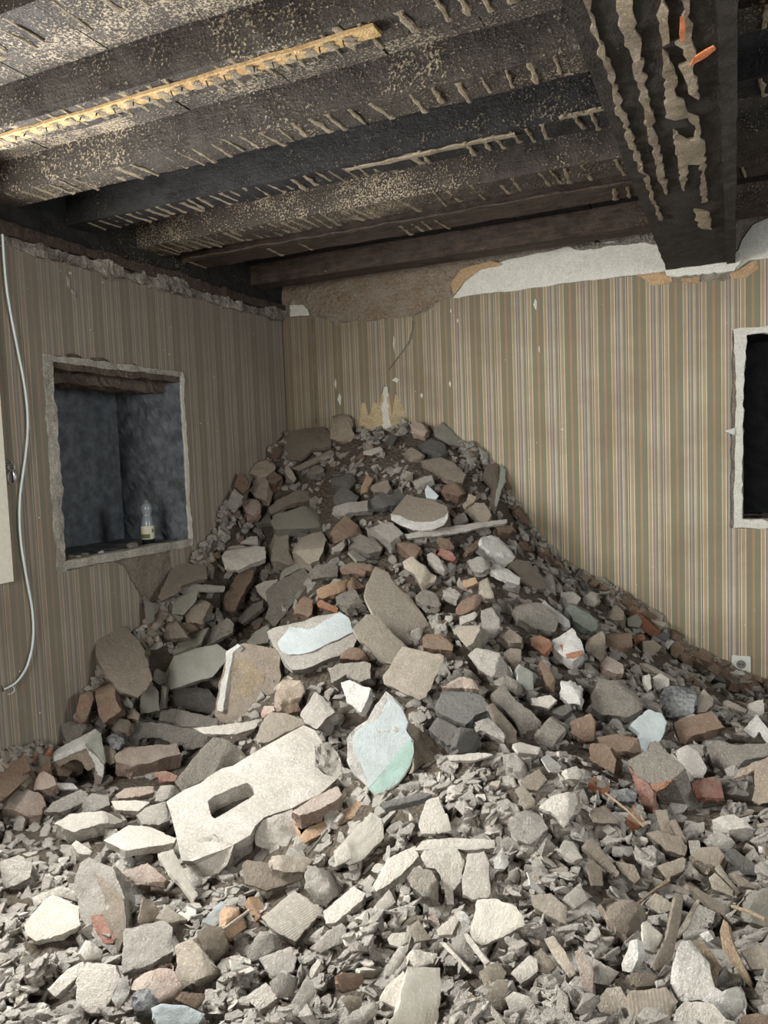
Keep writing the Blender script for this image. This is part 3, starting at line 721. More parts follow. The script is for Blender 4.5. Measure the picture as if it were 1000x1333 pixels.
def hgt(x, y, H=None):
    H = Hh if H is None else H
    i = min(max((x-X0)/GS, 0), nx-1.001); j = min(max((y-Y0)/GS, 0), ny-1.001)
    a, b = int(i), int(j); u, v = i-a, j-b
    return float((H[a, b]*(1-u)+H[a+1, b]*u)*(1-v)+(H[a, b+1]*(1-u)+H[a+1, b+1]*u)*v)
def hnorm(x, y, d=.06):
    return Vector((-(hgt(x+d, y)-hgt(x-d, y))/(2*d), -(hgt(x, y+d)-hgt(x, y-d))/(2*d), 1)).normalized()
def hit(px, py):
    r = ray(px, py); t = .9/r.y; dt = .01/r.y
    while t*r.y < 4.97:
        p = EYE+r*t
        if p.x < XL+.03: return p
        if p.z < hgt(p.x, p.y): return p
        t += dt
    return EYE+r*t

CROP = {'A': (270, 530, 4), 'B': (480, 530, 4), 'C': (270, 700, 4), 'D': (500, 700, 4), 'E': (730, 720, 3.7037), 'F': (0, 880, 3.3333), 'G': (200, 880, 3.3333),
        'H': (450, 850, 3.3333), 'I': (700, 880, 3.3333), 'J': (0, 1093, 3.3333), 'K': (250, 1093, 3.3333), 'L': (480, 1093, 3.3333), 'M': (700, 1093, 3.3333),
        'N': (0, 680, 2.9412), 'P': (0, 0, 1)}
def pts_of(crop, s):
    ox, oy, k = CROP[crop]
    return [(ox+float(a)/k, oy+float(b)/k) for a, b in (q.split(',') for q in s.split())]
MASK = np.zeros((1500, 1100), bool)       # what the traced pieces cover, so that loose bits are not laid over them
def mark(poly):
    xs = [p[0] for p in poly]; ys = [p[1] for p in poly]
    for yy in range(max(0, int(min(ys))), min(1499, int(max(ys))+1)):
        cr = []
        for i in range(len(poly)):
            (xa, ya), (xb, yb) = poly[i], poly[(i+1) % len(poly)]
            if (ya > yy+.5) != (yb > yy+.5): cr.append(xa+(yy+.5-ya)/(yb-ya)*(xb-xa))
        cr.sort()
        for a, b in zip(cr[::2], cr[1::2]): MASK[yy, max(0, int(a)):max(0, min(1099, int(b)+1))] = True
def plane_of(poly, az, el, lift, base=None):
    cx = sum(p[0] for p in poly)/len(poly); cy = sum(p[1] for p in poly)/len(poly)
    P = base.copy() if base is not None else hit(cx, cy)
    v = (EYE-P).normalized(); P = P+v*lift
    # azimuth is counted from the side the piece is seen from
    a, e = math.radians(az)+math.atan2(EYE.x-P.x, P.y-EYE.y), math.radians(el)
    n = Vector((math.sin(a)*math.cos(e), -math.cos(a)*math.cos(e), math.sin(e)))
    U = Vector((0, 0, 1)).cross(n)
    U = U.normalized() if U.length > .01 else Vector((1, 0, 0))
    V = n.cross(U)
    return P, n, U, V
def to_plane(poly, P, n, U, V):
    out = []
    for x, y in poly:
        r = ray(x, y); t = (P-EYE).dot(n)/r.dot(n); q = EYE+r*t
        q.x = min(max(q.x, XL+.012), 2.58); q.y = min(q.y, -.012)
        d = q-P; out.append((d.dot(U), d.dot(V)))
    return out
def area2(p): return sum(p[i][0]*p[(i+1) % len(p)][1]-p[(i+1) % len(p)][0]*p[i][1] for i in range(len(p)))
seedc = [100]
LAST = [0, 0]
def traced(name, crop, mats, az, el, t, lift, pts, holes=(), parent=None, base=None, jag=None, relief=None, amp=None, shrink=.06, jit=False, fac=True):
    seedc[0] += 1; sd = seedc[0]
    poly = pts_of(crop, pts) if isinstance(pts, str) else pts
    LAST[:] = [az, el]
    if jit:
        jr = random.Random(sd*7); az += jr.uniform(-24, 24); el = min(78, el+jr.uniform(-9, 12))
        if t >= .045: lift += t*.35
    LAST[:] = [az, el]
    P, n, U, V = plane_of(poly, az, el, lift, base)
    o = to_plane(poly, P, n, U, V)
    if area2(o) < 0: o = o[::-1]
    size = math.sqrt(abs(area2(o))/2)
    o = rag(o, max(size/9, .010), (amp if amp is not None else .035)*size*.6, sd)
    hs = []
    for h in holes:
        q = to_plane(pts_of(crop, h), P, n, U, V)
        if area2(q) > 0: q = q[::-1]
        hs.append(rag(q, .03, .002, sd))
    mark(poly)
    if t >= .03 and parent is None:
        a_, b_ = to_px(P), to_px(P-n*t*.8)
        mark([(x+b_[0]-a_[0], y+b_[1]-a_[1]) for x, y in poly])
    mm = mats.split(',')
    rough = mm[0] in ('pr', 'pg', 'dc', 'wh', 'rd', 'cr', 'pk')
    rl = relief if relief is not None else (.005 if rough else .0022)
    ob = slab(name, o, hs, P, U, V, t, mm, parent, step=max(size/11, .010), relief=rl, rim=min(.0015, t*.1), seed=sd, jag=jag, shrink=shrink, smooth=24, facets=(fac and jit and t >= .045 and base is None and parent is None and not holes))
    return ob, P, n
# name | category | crop | face,side material | azimuth, elevation, thickness, lift | label | outline
DATA = """
plaster_sheet|plaster|A|ta,wh|-10,45,.03,.03|sooty grey plaster sheet with white broken rim at the heap's top left corner|305,185 345,165 420,130 520,108 600,100 635,130 645,200 545,215 480,275 420,268 375,240 380,220 320,212
stone|stone|A|cr,cr|-5,22,.09,.06|pinkish cream stone standing upright on the very top of the heap|655,40 700,30 745,38 762,85 755,110 768,150 745,182 690,175 640,165 640,130 655,85
wood_strip|wood|A|ta,ta|0,40,.02,.04|long dusty strip lying diagonally below the sooty sheet at the top|440,318 640,222 660,230 560,290 470,330
stone|stone|A|cr,pr|-15,40,.09,.05|cream angular stone at the upper left shoulder of the heap|207,340 225,305 270,265 320,250 345,262 345,295 355,320 315,355 290,362 250,352
brick_end|brick|A|bk,bk|20,35,.10,.06|brown brick end touching the left wall side, below the cream angular stone|165,340 225,365 215,425 185,448 140,410
layered_stone|stone|A|pk,ye|-20,45,.09,.06|striped brown and cream stone just below the cream angular stone|232,385 270,358 315,380 318,415 300,478 255,470 215,430 235,410
layered_stone|stone|A|pk,ye|-15,45,.09,.07|lower striped cream-edged stone of the cluster by the left wall|185,480 215,458 270,478 278,520 240,562 205,550 180,510
stone|stone|A|pr,pk|20,35,.08,.06|pale two-layered stone leaning at the left edge of the stone cluster|140,422 187,465 180,500 150,532 110,510 120,460
brick_end|brick|A|bk,bk|0,40,.08,.06|dark round brown brick end beside the cream angular stone|312,360 345,332 388,345 390,370 350,400 320,390
plaster_wedge|plaster|A|tl,pg|20,35,.03,.07|narrow pale wedge pointing up in the upper left rubble|412,300 435,320 465,370 450,390 415,360 400,330
stone|stone|A|pg,ta|0,45,.07,.05|brown lumpy stone under the long dusty strip near the top|510,345 530,310 580,300 610,325 590,345 540,350
stone_block|stone|A|dk,dk|0,45,.08,.07|upper of two dark bluish grey blocks in the upper middle of the heap|650,335 735,328 775,372 735,415 650,400 640,370
stone_block|stone|A|dk,dk|-10,50,.08,.08|lower of two dark bluish grey blocks in the upper middle of the heap|665,435 705,405 790,465 770,490 680,510 655,495
plaster_crust|plaster|A|pr,pg|0,40,.05,.09|pale crusty plaster lump lying under the dark bluish blocks|645,540 655,510 760,495 830,485 865,520 860,540 760,545 680,565
brick_chip|brick|A|bt,br|25,30,.03,.09|small light orange brick chip standing on edge near the top middle|830,350 862,375 835,440 805,450 802,420
stone|stone|A|ta,ta|0,40,.08,.07|brown pointed stone right of the small light orange brick chip|860,400 900,362 940,385 955,420 935,450 905,432 870,440 845,425
plaster_slab|plaster|A|gg,ta|-5,52,.09,.08|large grey-green painted slab lying flat at upper left of the heap|345,560 400,545 500,515 650,500 640,545 590,625 480,632 350,635 330,595
plaster_slab|plaster|A|gg,ta|-15,50,.04,.06|small grey-green slab left of the large grey-green one|235,580 320,538 335,600 280,605 240,610
plaster_slab|plaster|A|ta,ta|-10,50,.04,.07|long dusty brown slab behind the large grey-green slab|320,520 370,480 470,430 545,440 545,480 430,505 330,560
plaster_block|plaster|A|tl,pg|-15,48,.10,.09|tan crumbly block below the large grey-green slab|300,700 385,618 425,650 420,740 445,800 330,800 300,750
plaster_block|plaster|A|tl,gg|-25,55,.13,.10|squared tan block with a shaded green-grey side, upper left middle|425,690 590,645 622,690 600,740 530,790 435,740
plaster_slab|plaster|A|pl,wh|-5,40,.02,.07|small pale triangular slab behind the light flat stone at left|170,705 225,672 262,672 265,715 215,712
brick|brick|A|bk,br|-10,50,.08,.10|reddish brown brick corner in the upper middle left of the white-sided slab|640,640 720,560 815,640 760,670 640,700
plaster_lump|plaster|A|pr,pg|10,45,.05,.11|elongated pale lump below the reddish brown brick corner|645,735 720,685 730,710 700,745 660,755
plaster_lump|plaster|A|pg,pg|10,40,.06,.11|cluster of broken grey plaster under the white-sided slab|735,660 790,640 830,680 900,680 935,700 900,750 830,760 740,720
tile_piece|tile|A|gg,pl|20,50,.02,.11|flat greenish tile piece below the broken grey plaster cluster|735,750 760,740 830,790 815,800 780,800
plaster_block|plaster|B|pr,wh|-15,50,.10,.10|slab with a chalky white side left of the big brown block with white rim|-20,600 80,562 182,655 112,705
plaster_block|plaster|B|ta,wh|-10,58,.10,.10|big brown-faced block with a thick white rim in the upper middle|115,555 190,460 330,478 410,520 415,565 388,592 330,612 230,600 122,575
wooden_lath|wood|B|pr,tl|0,35,.025,.12|long plaster-crusted lath lying across the upper heap|187,660 470,615 720,583 722,602 560,632 460,658 200,685
plaster_board|plaster|B|gg,ta|15,35,.02,.04|thin grey-green board leaning on the back wall at the top right of the heap|340,120 385,75 502,182 480,205 420,195 350,150
plaster_sheet|plaster|B|ta,gg|55,25,.025,.05|tall thin sheet standing on edge at the upper right side of the heap|600,360 630,290 705,290 716,330 710,385 680,480 655,560 640,520 650,420
plaster_edge|plaster|B|gl,wh|35,25,.015,.08|pale curled edge strip along the tall thin sheet at upper right|690,300 716,325 712,385 690,440 656,560 650,520 665,450 685,370
plaster_slab|plaster|B|ta,ta|5,50,.05,.05|dust-covered brown slab on the upper right slope of the heap|270,280 380,260 440,285 510,350 490,390 400,370 330,310
stone_block|stone|B|dk,dk|0,40,.07,.05|dark grey block near the top right, under the reddish stones|265,195 320,165 400,185 405,225 370,245 280,220
stone|stone|B|ta,ta|0,45,.07,.05|brown squarish stone left of the dark grey block at the top|172,235 225,208 285,245 270,265 210,272
brick|brick|B|bk,pr|10,45,.08,.08|brown brick half with a white plastered end, upper right|375,400 410,385 480,390 510,440 470,462 400,445
plaster_chip|plaster|B|bw,dk|20,35,.03,.08|bluish white pointed chip beside the brown brick half, upper right|292,430 305,405 365,460 350,482 300,470
plaster_lump|plaster|B|ta,pr|10,40,.08,.08|large brown lump with a pale broken face, above the right end of the long lath|495,540 555,495 605,500 640,560 620,595 560,600 520,560
stone_chip|stone|B|cr,cr|0,30,.03,.11|small bone-shaped cream chip, upper right of the heap|520,450 560,465 550,490 505,520 490,505 510,485
stone|stone|B|pg,pg|0,40,.05,.09|grey triangular stone above the long lath|440,590 470,545 500,550 520,590 480,610 450,610
long_slab|plaster|B|dk,pr|0,45,.05,.06|long dark grey slab across the top middle of the heap|0,470 110,440 215,450 190,500 80,515 0,520
plaster_lump|plaster|B|wh,pr|25,45,.09,.10|big creamy white lump on the right slope below the long lath|585,680 640,665 740,700 790,720 780,770 740,810 700,790 620,740 590,715
brick|brick|B|bk,bk|-20,45,.08,.09|dusty brown brick tilted down, below the slab with chalky white side|140,690 190,665 272,735 235,795 150,715
brick|brick|B|rd,bk|5,40,.05,.09|reddish long brick sliver in the upper middle, below the long lath|350,732 430,750 455,785 440,800 390,790 345,755
brick|brick|B|bk,pk|5,45,.05,.09|brown brick with rounded pale end, just under the middle of the long lath|360,672 420,690 440,710 430,742 355,690
brick|brick|B|bk,br|30,40,.05,.09|narrow brown brick leaning left of the creamy white lump|505,745 580,680 592,695 560,740 515,765
stone|stone|B|pk,bk|0,40,.06,.05|reddish brown stone at the top of the heap against the back wall|215,90 240,70 300,80 320,110 290,140 225,125
stone_chip|stone|B|dk,dk|0,40,.03,.06|small blue-grey cube-like chip at the top of the heap|92,165 120,135 148,160 130,188 100,182
plaster_chip|plaster|A|pc,pl|0,55,.012,.05|thin white board fragment lying flat near the top of the heap|810,228 900,205 915,222 860,245 812,242
brick|brick|B|bk,bk|15,45,.06,.09|small brown brick at the right end of the long lath|665,620 720,595 760,630 740,655 690,650
brick_end|brick|B|bk,bk|35,35,.07,.05|brown brick end at the far right of the upper slope, against the wallpaper|880,720 905,705 940,715 945,775 925,800 890,790
stone|stone|B|pr,pg|0,40,.05,.08|pale elongated stone in the upper middle, right of the grey pointed stones|225,385 290,360 330,352 335,375 280,400 240,405
stone|stone|B|ta,ta|0,40,.06,.07|rough brown stone with a notch in the upper middle|10,400 60,360 100,380 115,425 70,440 20,440
plaster_slab|plaster|C|pl,pl|-5,45,.05,.09|light flat squarish stone slab at the left of the heap, under the grey-green slab|75,95 100,45 150,30 300,45 305,105 240,130 160,162 95,155
brick|brick|C|bk,pk|-20,45,.06,.10|long brown brick standing diagonally at left, below the light flat slab|75,325 180,150 205,138 240,170 235,205 170,320 140,375 85,360
plaster_shard|plaster|C|pl,wh|0,40,.02,.08|pale shard left of the big triangular grey slab|248,250 300,225 370,215 330,275 310,330 260,280
plaster_slab|plaster|C|pg,wh|-15,35,.03,.13|big triangular grey slab with a white edge, standing left of centre|300,280 340,240 500,155 530,200 510,260 350,465 300,420 320,360
plaster_slab|plaster|C|gg,pg|0,45,.05,.09|greenish rectangular slab right below the squared tan block|365,180 480,125 495,155 370,215
plaster_curl|plaster|C|pg,pl|10,45,.04,.10|curled grey plaster piece right of the greenish rectangular slab|530,180 570,140 660,130 680,150 680,200 610,205 545,215
brick|brick|C|bt,bk|0,35,.07,.11|clean light orange brick lying on its side in the middle of the heap|570,270 605,250 740,205 750,260 600,318 575,310
brick|brick|C|bk,bk|15,40,.06,.09|dark dusty brick touching the right end of the clean light orange brick|755,205 790,200 820,225 820,255 765,270 750,240
brick_chip|brick|C|br,br|0,35,.03,.11|small bright red brick chip below the clean light orange brick|570,340 590,322 680,365 675,390 575,358
brick|brick|C|bk,cr|-10,45,.08,.10|brown brick with a pale lower edge beside the triangular grey slab|465,345 500,300 550,325 545,395 530,412 445,385
mortar_block|mortar|C|pg,pr|-10,45,.07,.11|light grey mortar cube below the clean light orange brick|665,305 690,290 770,270 815,340 720,365 670,335
brick|brick|C|bk,bk|0,50,.05,.09|flat brown brick above the clean light orange brick|690,150 740,125 935,150 930,170 825,170 820,190 700,180
painted_slab|plaster|C|pr,pg|-12,38,.09,.12|long block with chipped pale mint-blue painted face in the centre left|310,490 340,470 520,425 690,385 740,420 785,515 760,570 690,615 500,685 440,690 380,610 345,560
plaster_slab|plaster|P|tl,ta|25,40,.035,.12|upper of three smooth tan slabs in the centre of the heap|489,737 506,745 516,762 537,780 561,816 556,823 536,845 513,826 487,803 474,775 478,760
plaster_slab|plaster|P|tl,pl|20,38,.03,.13|middle of three smooth tan slabs, with a thin pale left edge|460,818 476,799 492,802 513,826 536,847 522,856 510,864 498,860 484,846 468,834
plaster_slab|plaster|P|tl,pl|5,42,.03,.16|lowest and lightest of three smooth tan slabs, squarish, just right of centre|498,881 524,841 578,853 574,870 555,907 546,911 525,902 500,890
wall_block|plaster|P|ta,wh|-18,25,.13,.13|upright block with yellowish stained face and bright white left edge, left of centre|306,840 318,837 364,846 366,880 358,920 345,936 318,942 290,941 279,931 284,890 296,855
plaster_slab|plaster|N|gl,gg|-12,45,.035,.11|smooth pale grey-green rectangular slab on the left flank of the heap|568,528 700,495 832,466 870,492 868,530 815,590 700,625 600,656 582,590
brick|brick|C|bk,br|0,35,.06,.10|rounded dark reddish brick below the long mint-blue painted block|700,600 740,570 810,575 848,610 840,635 760,635 690,625
plaster_block|plaster|C|pg,dk|-15,45,.07,.11|grey block with dark side under the rounded reddish brick|635,690 660,665 800,640 850,655 850,730 790,750 720,710 650,760
plaster_lump|plaster|P|wh,pr|-10,35,.06,.13|rough white plaster lump left of the mint and white shard, above it|443,888 455,884 470,892 483,896 478,912 470,927 452,915
stone|stone|P|cr,ta|10,35,.09,.12|rounded cracked tan stone right of the upright yellowish block|362,890 375,878 392,885 397,900 385,920 372,924 362,915
plaster_slab|plaster|N|pg,wh|-10,48,.025,.10|grey slab with thin white lower edge above the pale grey-green slab, left|775,460 790,415 870,365 895,385 890,420 780,478
plaster_slab|plaster|C|pg,pg|-20,50,.03,.09|narrow grey slab leading up to the pale shard, left of centre|145,425 235,345 290,325 290,360 180,450
plaster_slab|plaster|C|gg,pl|-10,40,.03,.10|grey-green slab behind the mint-blue block's left end|200,545 250,490 310,450 332,490 315,545 240,560
plaster_slab|plaster|N|gg,pl|-25,50,.025,.07|greenish slab under the grey slab with thin white lower edge|640,480 740,420 800,400 770,460 660,505
plaster_slab|plaster|N|gg,wh|-20,35,.03,.07|greenish slab with torn white top, upper left flank beside the grey block|615,305 670,285 760,260 750,300 700,355 620,345
stone_block|stone|N|ta,ta|10,35,.07,.10|grey-brown block standing right of the greenish slab with torn white top|705,345 750,270 805,310 770,385 715,380
plaster_strip|plaster|N|pr,pl|0,50,.02,.09|crumbly pale strip above the greenish slab, upper left flank|673,262 720,235 800,238 862,245 860,262 780,262 700,275
plaster_slab|plaster|N|ta,ta|28,42,.03,.08|brown slab leaning on the left wall beside the grey patch under the niche|605,285 640,180 670,148 790,160 795,215 740,225 700,240 680,270 620,300
brick|brick|N|ta,gg|-20,35,.06,.05|grey-brown broken brick at the foot of the leaning brown slab, left flank|610,390 625,360 675,375 720,440 640,445 600,430
brick|brick|N|bk,bk|0,40,.05,.09|small brown brick below the grey-brown block, left flank|675,380 760,385 765,405 720,425 680,415
plaster_slab|plaster|N|gg,gg|35,20,.02,.06|small grey panel standing against the left wall, left flank|555,300 595,310 590,380 565,390
plaster_slab|plaster|N|ta,wh|28,42,.03,.14|tall brown slab with white broken edge leaning against the left wall|343,420 400,402 476,392 520,440 545,470 585,600 560,640 528,672 470,650 412,596 380,540 366,500
plaster_slab|plaster|N|bk,bk|28,42,.03,.17|brown slab lying on the tall slab with white broken edge at left|455,480 480,475 545,545 575,610 560,635 530,625 490,560
brick|brick|F|bk,br|-5,38,.09,.14|brown brick with an orange top end at far left, in front of the wallpaper|400,50 440,15 490,10 500,90 525,150 450,205 430,180 415,100
brick|brick|F|bk,br|20,30,.08,.10|dusty orange brick half leaning left of the brick with an orange top end|325,190 345,85 395,55 405,100 380,180 350,212
plaster_lump|plaster|F|pg,pg|-20,40,.06,.04|dusty crumbly lump against the left wall, lower left|255,210 300,190 400,215 425,205 400,240 290,290 275,250
plaster_chip|plaster|F|gl,gg|-20,35,.03,.11|short pale green bar beside the brick with an orange top end|498,55 520,52 575,120 570,140 545,130
plaster_slab|plaster|F|gg,mi|-10,35,.04,.12|greyish slab with a minty lower edge, left of the open dark box block|605,130 615,40 650,28 685,60 692,150 610,162
clinker|stone|F|dc,dk|0,40,.07,.09|round bluish grey clinker at lower left|465,265 490,240 530,245 540,290 515,320 480,300
stone|stone|F|ta,ta|10,40,.07,.10|smooth tan stone right of the white gutter-shaped block|437,320 455,297 500,305 510,370 480,385 445,360
stone|stone|F|ta,tl|-10,45,.06,.10|brown flat stone above the round bluish grey clinker|475,220 510,180 560,190 565,210 540,240 500,240
stone|stone|F|ta,tl|0,45,.05,.12|small brown stone left of the block with an arched recess|540,155 580,140 605,160 600,190 550,180
brick|brick|F|pk,br|0,68,.085,.14|large orange brick with a crust of pale mortar on top, lower left|497,345 540,308 765,292 785,335 680,365 570,385 505,375
brick_chip|brick|F|rd,rd|0,50,.05,.15|red and white mortar-crusted chip at the right end of the large orange brick|665,420 720,410 770,430 760,455 700,460
brick|brick|F|pk,br|0,60,.035,.13|flat brick slice below the large orange brick|500,515 540,485 665,478 670,505 620,520 510,532
plaster_block|plaster|F|pk,pl|-10,65,.09,.05|large flat pinkish slab at the left edge beside the wall|0,475 60,468 180,510 210,545 180,580 90,582 0,570
plaster_slab|plaster|F|tl,pl|-10,60,.05,.04|flat tan slab at the left edge, behind the pinkish one|0,430 110,410 140,430 110,470 0,470
mortar_lump|mortar|F|pk,pr|0,50,.07,.09|pinkish lump with pale mortar in front of the gutter-shaped block|112,470 150,430 190,410 235,440 245,470 180,495 120,485
plaster_slab|plaster|F|wh,pl|0,60,.015,.09|thin white flake under the gutter-shaped block|215,475 250,462 320,465 340,488 230,490
brick|brick|F|pl,bk|-5,68,.08,.08|large pale-topped brick with brown side lying flat at lower left|235,640 300,600 540,572 555,605 380,658 320,678
brick_slab|brick|F|pl,br|0,66,.035,.12|flat slab with orange broken edge beside the big concrete block|450,710 560,645 660,655 765,705 755,722 570,752 545,757 480,725
plaster_block|plaster|F|pr,pl|0,50,.06,.11|layered pale plaster block left of the big concrete block|590,600 650,550 720,540 740,620 690,645 620,640
plaster_block|plaster|F|pr,pl|0,45,.06,.12|small squared pale block between the grainy slab and the big concrete block|670,540 690,470 740,465 780,495 760,520 700,545
plaster_slab|plaster|F|pl,pk|0,65,.03,.10|flat pale slab under the flat brick slice|480,540 600,538 650,545 600,585 500,578
plaster_lump|plaster|F|pr,pr|0,50,.06,.08|long crumbly pale lump left of the large pale-topped brick|190,590 230,545 350,492 382,510 370,545 260,590
plaster_lump|plaster|F|pr,pr|0,55,.06,.09|layered crumbly lump behind the large pale-topped brick|320,590 370,530 400,508 470,520 475,560 400,590
plaster_slab|plaster|G|pg,pl|-10,42,.05,.13|grainy grey slab leaning behind the big concrete block|90,460 260,255 330,275 415,350 120,500
plaster_slab|plaster|G|tl,pr|10,45,.025,.13|smooth pale tan sheet between the grainy slab and the angular pale block|445,260 480,180 510,155 580,160 640,185 655,210 560,250 500,285 450,290
plaster_block|plaster|G|pr,ta|-45,42,.10,.17|angular pale block with a brown side, behind the big concrete block|630,150 680,45 720,80 775,150 710,230 650,200
plaster_strip|plaster|G|pl,wh|0,62,.02,.15|thin curved pale strip lying below the upright yellowish block|170,225 300,210 420,195 465,185 440,225 360,250 220,250
stone|stone|G|pk,pr|0,40,.05,.15|small rounded pale lump above the smooth pale tan sheet|450,155 480,128 520,130 525,150 490,165 460,175
brick_chip|brick|G|bk,bk|0,40,.04,.15|small brown brick chip beside the angular pale block|580,130 625,115 640,150 590,160
concrete_slab|concrete|H|ct,ct|-5,58,.06,.13|dark grey sandy concrete slab with flat top, right of centre|385,235 420,150 450,140 600,190 632,240 560,270 520,310 450,280 390,252
stone_block|stone|H|dk,pl|-20,45,.07,.12|dark block with a pale lower rim under the sandy concrete slab|330,305 375,260 490,320 480,400 440,400
stone|stone|H|dk,dk|20,35,.07,.11|dark lilac-grey rounded lump under the sandy concrete slab|480,400 510,310 560,330 600,380 590,430 490,430
plaster_block|plaster|H|pr,ta|-10,40,.06,.12|chalky angular chunk right of the dark lilac-grey lump|560,300 625,275 690,350 690,390 640,360 580,330
plaster_slab|plaster|H|ta,pl|45,40,.03,.12|brown slab leaning steeply right of the chalky angular chunk|620,225 640,215 745,340 745,385 700,392
plaster_block|plaster|H|pg,pr|25,50,.07,.11|long grainy grey block right of the sandy concrete slab|630,180 680,130 740,205 850,290 840,315 770,325 700,260
plaster_slab|plaster|H|pg,pr|25,45,.05,.11|grey broken slab at the lower end of the long grainy grey block|820,350 900,265 972,318 890,412
plaster_block|plaster|H|pl,pr|0,50,.04,.13|small pale oblong block left of the bright white rock|810,195 890,182 918,205 880,240 812,225
brick|brick|H|pk,br|-10,50,.05,.12|pinkish dusty brick piece above the sandy concrete slab|435,135 520,95 570,110 575,150 520,155 460,140
wood_piece|wood|H|ct,ta|0,60,.03,.10|long grey weathered stick in front of the mint and white shard|150,650 330,605 380,612 340,630 170,672
plaster_plate|plaster|H|pl,pl|0,62,.018,.06|flat pale plate on the crest of the fine debris mound|440,445 600,430 640,440 560,465 450,465
plaster_plate|plaster|H|pl,pl|5,58,.025,.06|pale block piece at the right of the mound crest|725,395 760,385 845,410 835,440 750,430
plaster_lump|plaster|H|pr,pl|5,50,.05,.06|rough crumbly lump on the mound crest|690,440 740,430 810,480 780,525 700,490
plaster_curl|plaster|H|wh,bw|40,40,.012,.07|curled bright white flake on the right of the mound crest|850,455 880,435 940,490 930,520 890,515
plaster_plate|plaster|H|pc,pl|10,50,.03,.06|rounded pale disc piece right of the curled white flake|930,530 960,505 1000,495 1040,510 1030,545 985,560 940,550
plaster_plate|plaster|H|ta,pl|10,55,.02,.06|brownish plate with light rim below the curled white flake|760,550 840,500 875,550 830,595 790,590
plaster_plate|plaster|H|tl,pl|20,50,.015,.06|oval tan plate on the mound, right of the middle|735,590 770,570 825,640 820,665 780,680
plaster_lump|plaster|H|pr,pl|0,45,.06,.06|tall rough lump on the mound face above the three cornered plates|700,740 780,670 830,670 880,760 800,830 730,800
plaster_slab|plaster|H|pl,pr|-10,50,.03,.06|large pale slab with a straight broken top, left part of the mound|315,740 350,640 400,620 430,690 390,785 330,785
plaster_plate|plaster|H|pc,pl|-5,52,.012,.08|small square plate lying on the pale slab at the left of the mound|380,705 440,695 460,770 400,785
plaster_slab|plaster|G|pc,pl|-10,50,.04,.06|broad smooth pale slab right of the brick on the concrete block|780,760 860,680 940,590 990,620 1000,700 900,800 850,820 790,800
clinker|stone|E|dc,dk|0,45,.09,.09|dark clinker block frosted with white crystals, right side|475,660 500,635 560,630 640,625 655,690 640,770 560,790 510,790 480,720
painted_shard|plaster|E|gg,pl|10,40,.03,.03|pale green rounded piece at the heap edge by the back wall, right|165,120 210,115 250,155 240,190 190,200 175,160
plaster_lump|plaster|E|pl,pl|-5,40,.05,.06|pale lump above the green glassy slab, right|105,215 150,180 185,185 185,225 160,255 110,240
plaster_slab|plaster|E|pl,pl|-5,50,.03,.06|pale slab left of the green glassy slab's top, right|0,190 60,185 100,215 80,245 0,235
glazed_slab|tile|E|gn,gl|15,48,.04,.07|green glassy glazed slab on the right slope|25,265 45,245 140,290 175,330 175,365 150,380 60,325
stone|stone|E|ta,dk|0,45,.07,.05|grey-brown stone right of the green glassy slab|215,285 265,248 305,280 305,320 260,322 215,310
plaster_slab|plaster|E|gg,tl|10,45,.04,.05|grey-green wedge near the back wall, right|320,315 370,290 395,330 380,360 325,350
plaster_slab|plaster|E|ta,ta|25,35,.04,.03|brown tilted slab against the back wall right of the grey-green wedge|395,295 430,258 500,300 490,330 450,375 430,345
stone_block|stone|E|bk,ta|0,42,.08,.06|big rounded brown block on the right slope|220,385 235,372 330,362 345,390 345,450 235,480 217,465
stone_block|stone|E|ta,dk|-25,38,.09,.05|dark brown block left of the big rounded brown block, right slope|125,410 200,375 215,400 210,500 190,520 120,470
brick_chip|brick|E|br,bk|0,45,.04,.05|small orange-brown brick chip right of the big rounded brown block|345,395 400,390 405,415 355,425
plaster_slab|plaster|E|ta,ta|10,50,.04,.05|tan slab right of the big rounded brown block|395,425 450,418 490,450 470,470 445,495 400,480
stone|stone|E|dk,dk|10,45,.05,.03|dark stone by the back wall with a white flake next to it|460,395 500,378 535,395 500,430 460,420
plaster_shard|plaster|E|wh,pl|15,40,.012,.06|white curved flake against the back wall, right|500,435 575,385 575,400 515,465
brick|brick|E|bk,br|10,40,.06,.04|small upright brown brick under the white curved flake|530,450 560,420 600,455 590,480 555,505 532,490
brick_slab|brick|E|bk,bk|10,50,.04,.03|flat brown brick slab along the back wall, right|605,465 635,450 705,485 700,505 640,500
stone|stone|E|tl,pl|5,45,.05,.05|pale tan stone left of the wall socket|690,520 715,498 790,535 785,555 730,560 695,545
plaster_chip|plaster|E|wh,pl|5,62,.012,.05|long thin white flake just below the wall socket|775,560 830,560 893,572 890,585 800,578
stone|stone|E|dk,dk|10,50,.05,.05|long dark stone below the thin white flake by the socket|715,580 760,572 860,605 860,630 780,620 720,600
brick_slab|brick|E|bk,bk|15,50,.03,.02|long brown slab lying to the right of the wall socket|885,570 975,600 975,625 900,600
stone_block|stone|E|pg,ta|-5,55,.12,.08|large grey-brown block with crumbly top, right of centre|145,690 180,600 300,600 400,700 395,750 330,790 200,780 155,750
stone|stone|E|wh,pr|-25,35,.09,.10|bright white rough rock right of centre|0,615 60,610 95,640 95,730 40,725 0,690
painted_shard|plaster|E|tl,pl|20,40,.02,.09|thin tan sheet behind the frosted clinker block|655,700 690,655 738,700 735,730 700,765 660,770
brick_chip|brick|E|pk,pl|0,45,.06,.08|pinkish white brick chunk above the large grey-brown block|200,530 225,492 305,540 305,575 270,585 215,560
stone_chip|stone|E|pl,pl|0,40,.04,.08|small pale stone left of the frosted clinker block|400,590 430,582 440,650 425,660 400,620
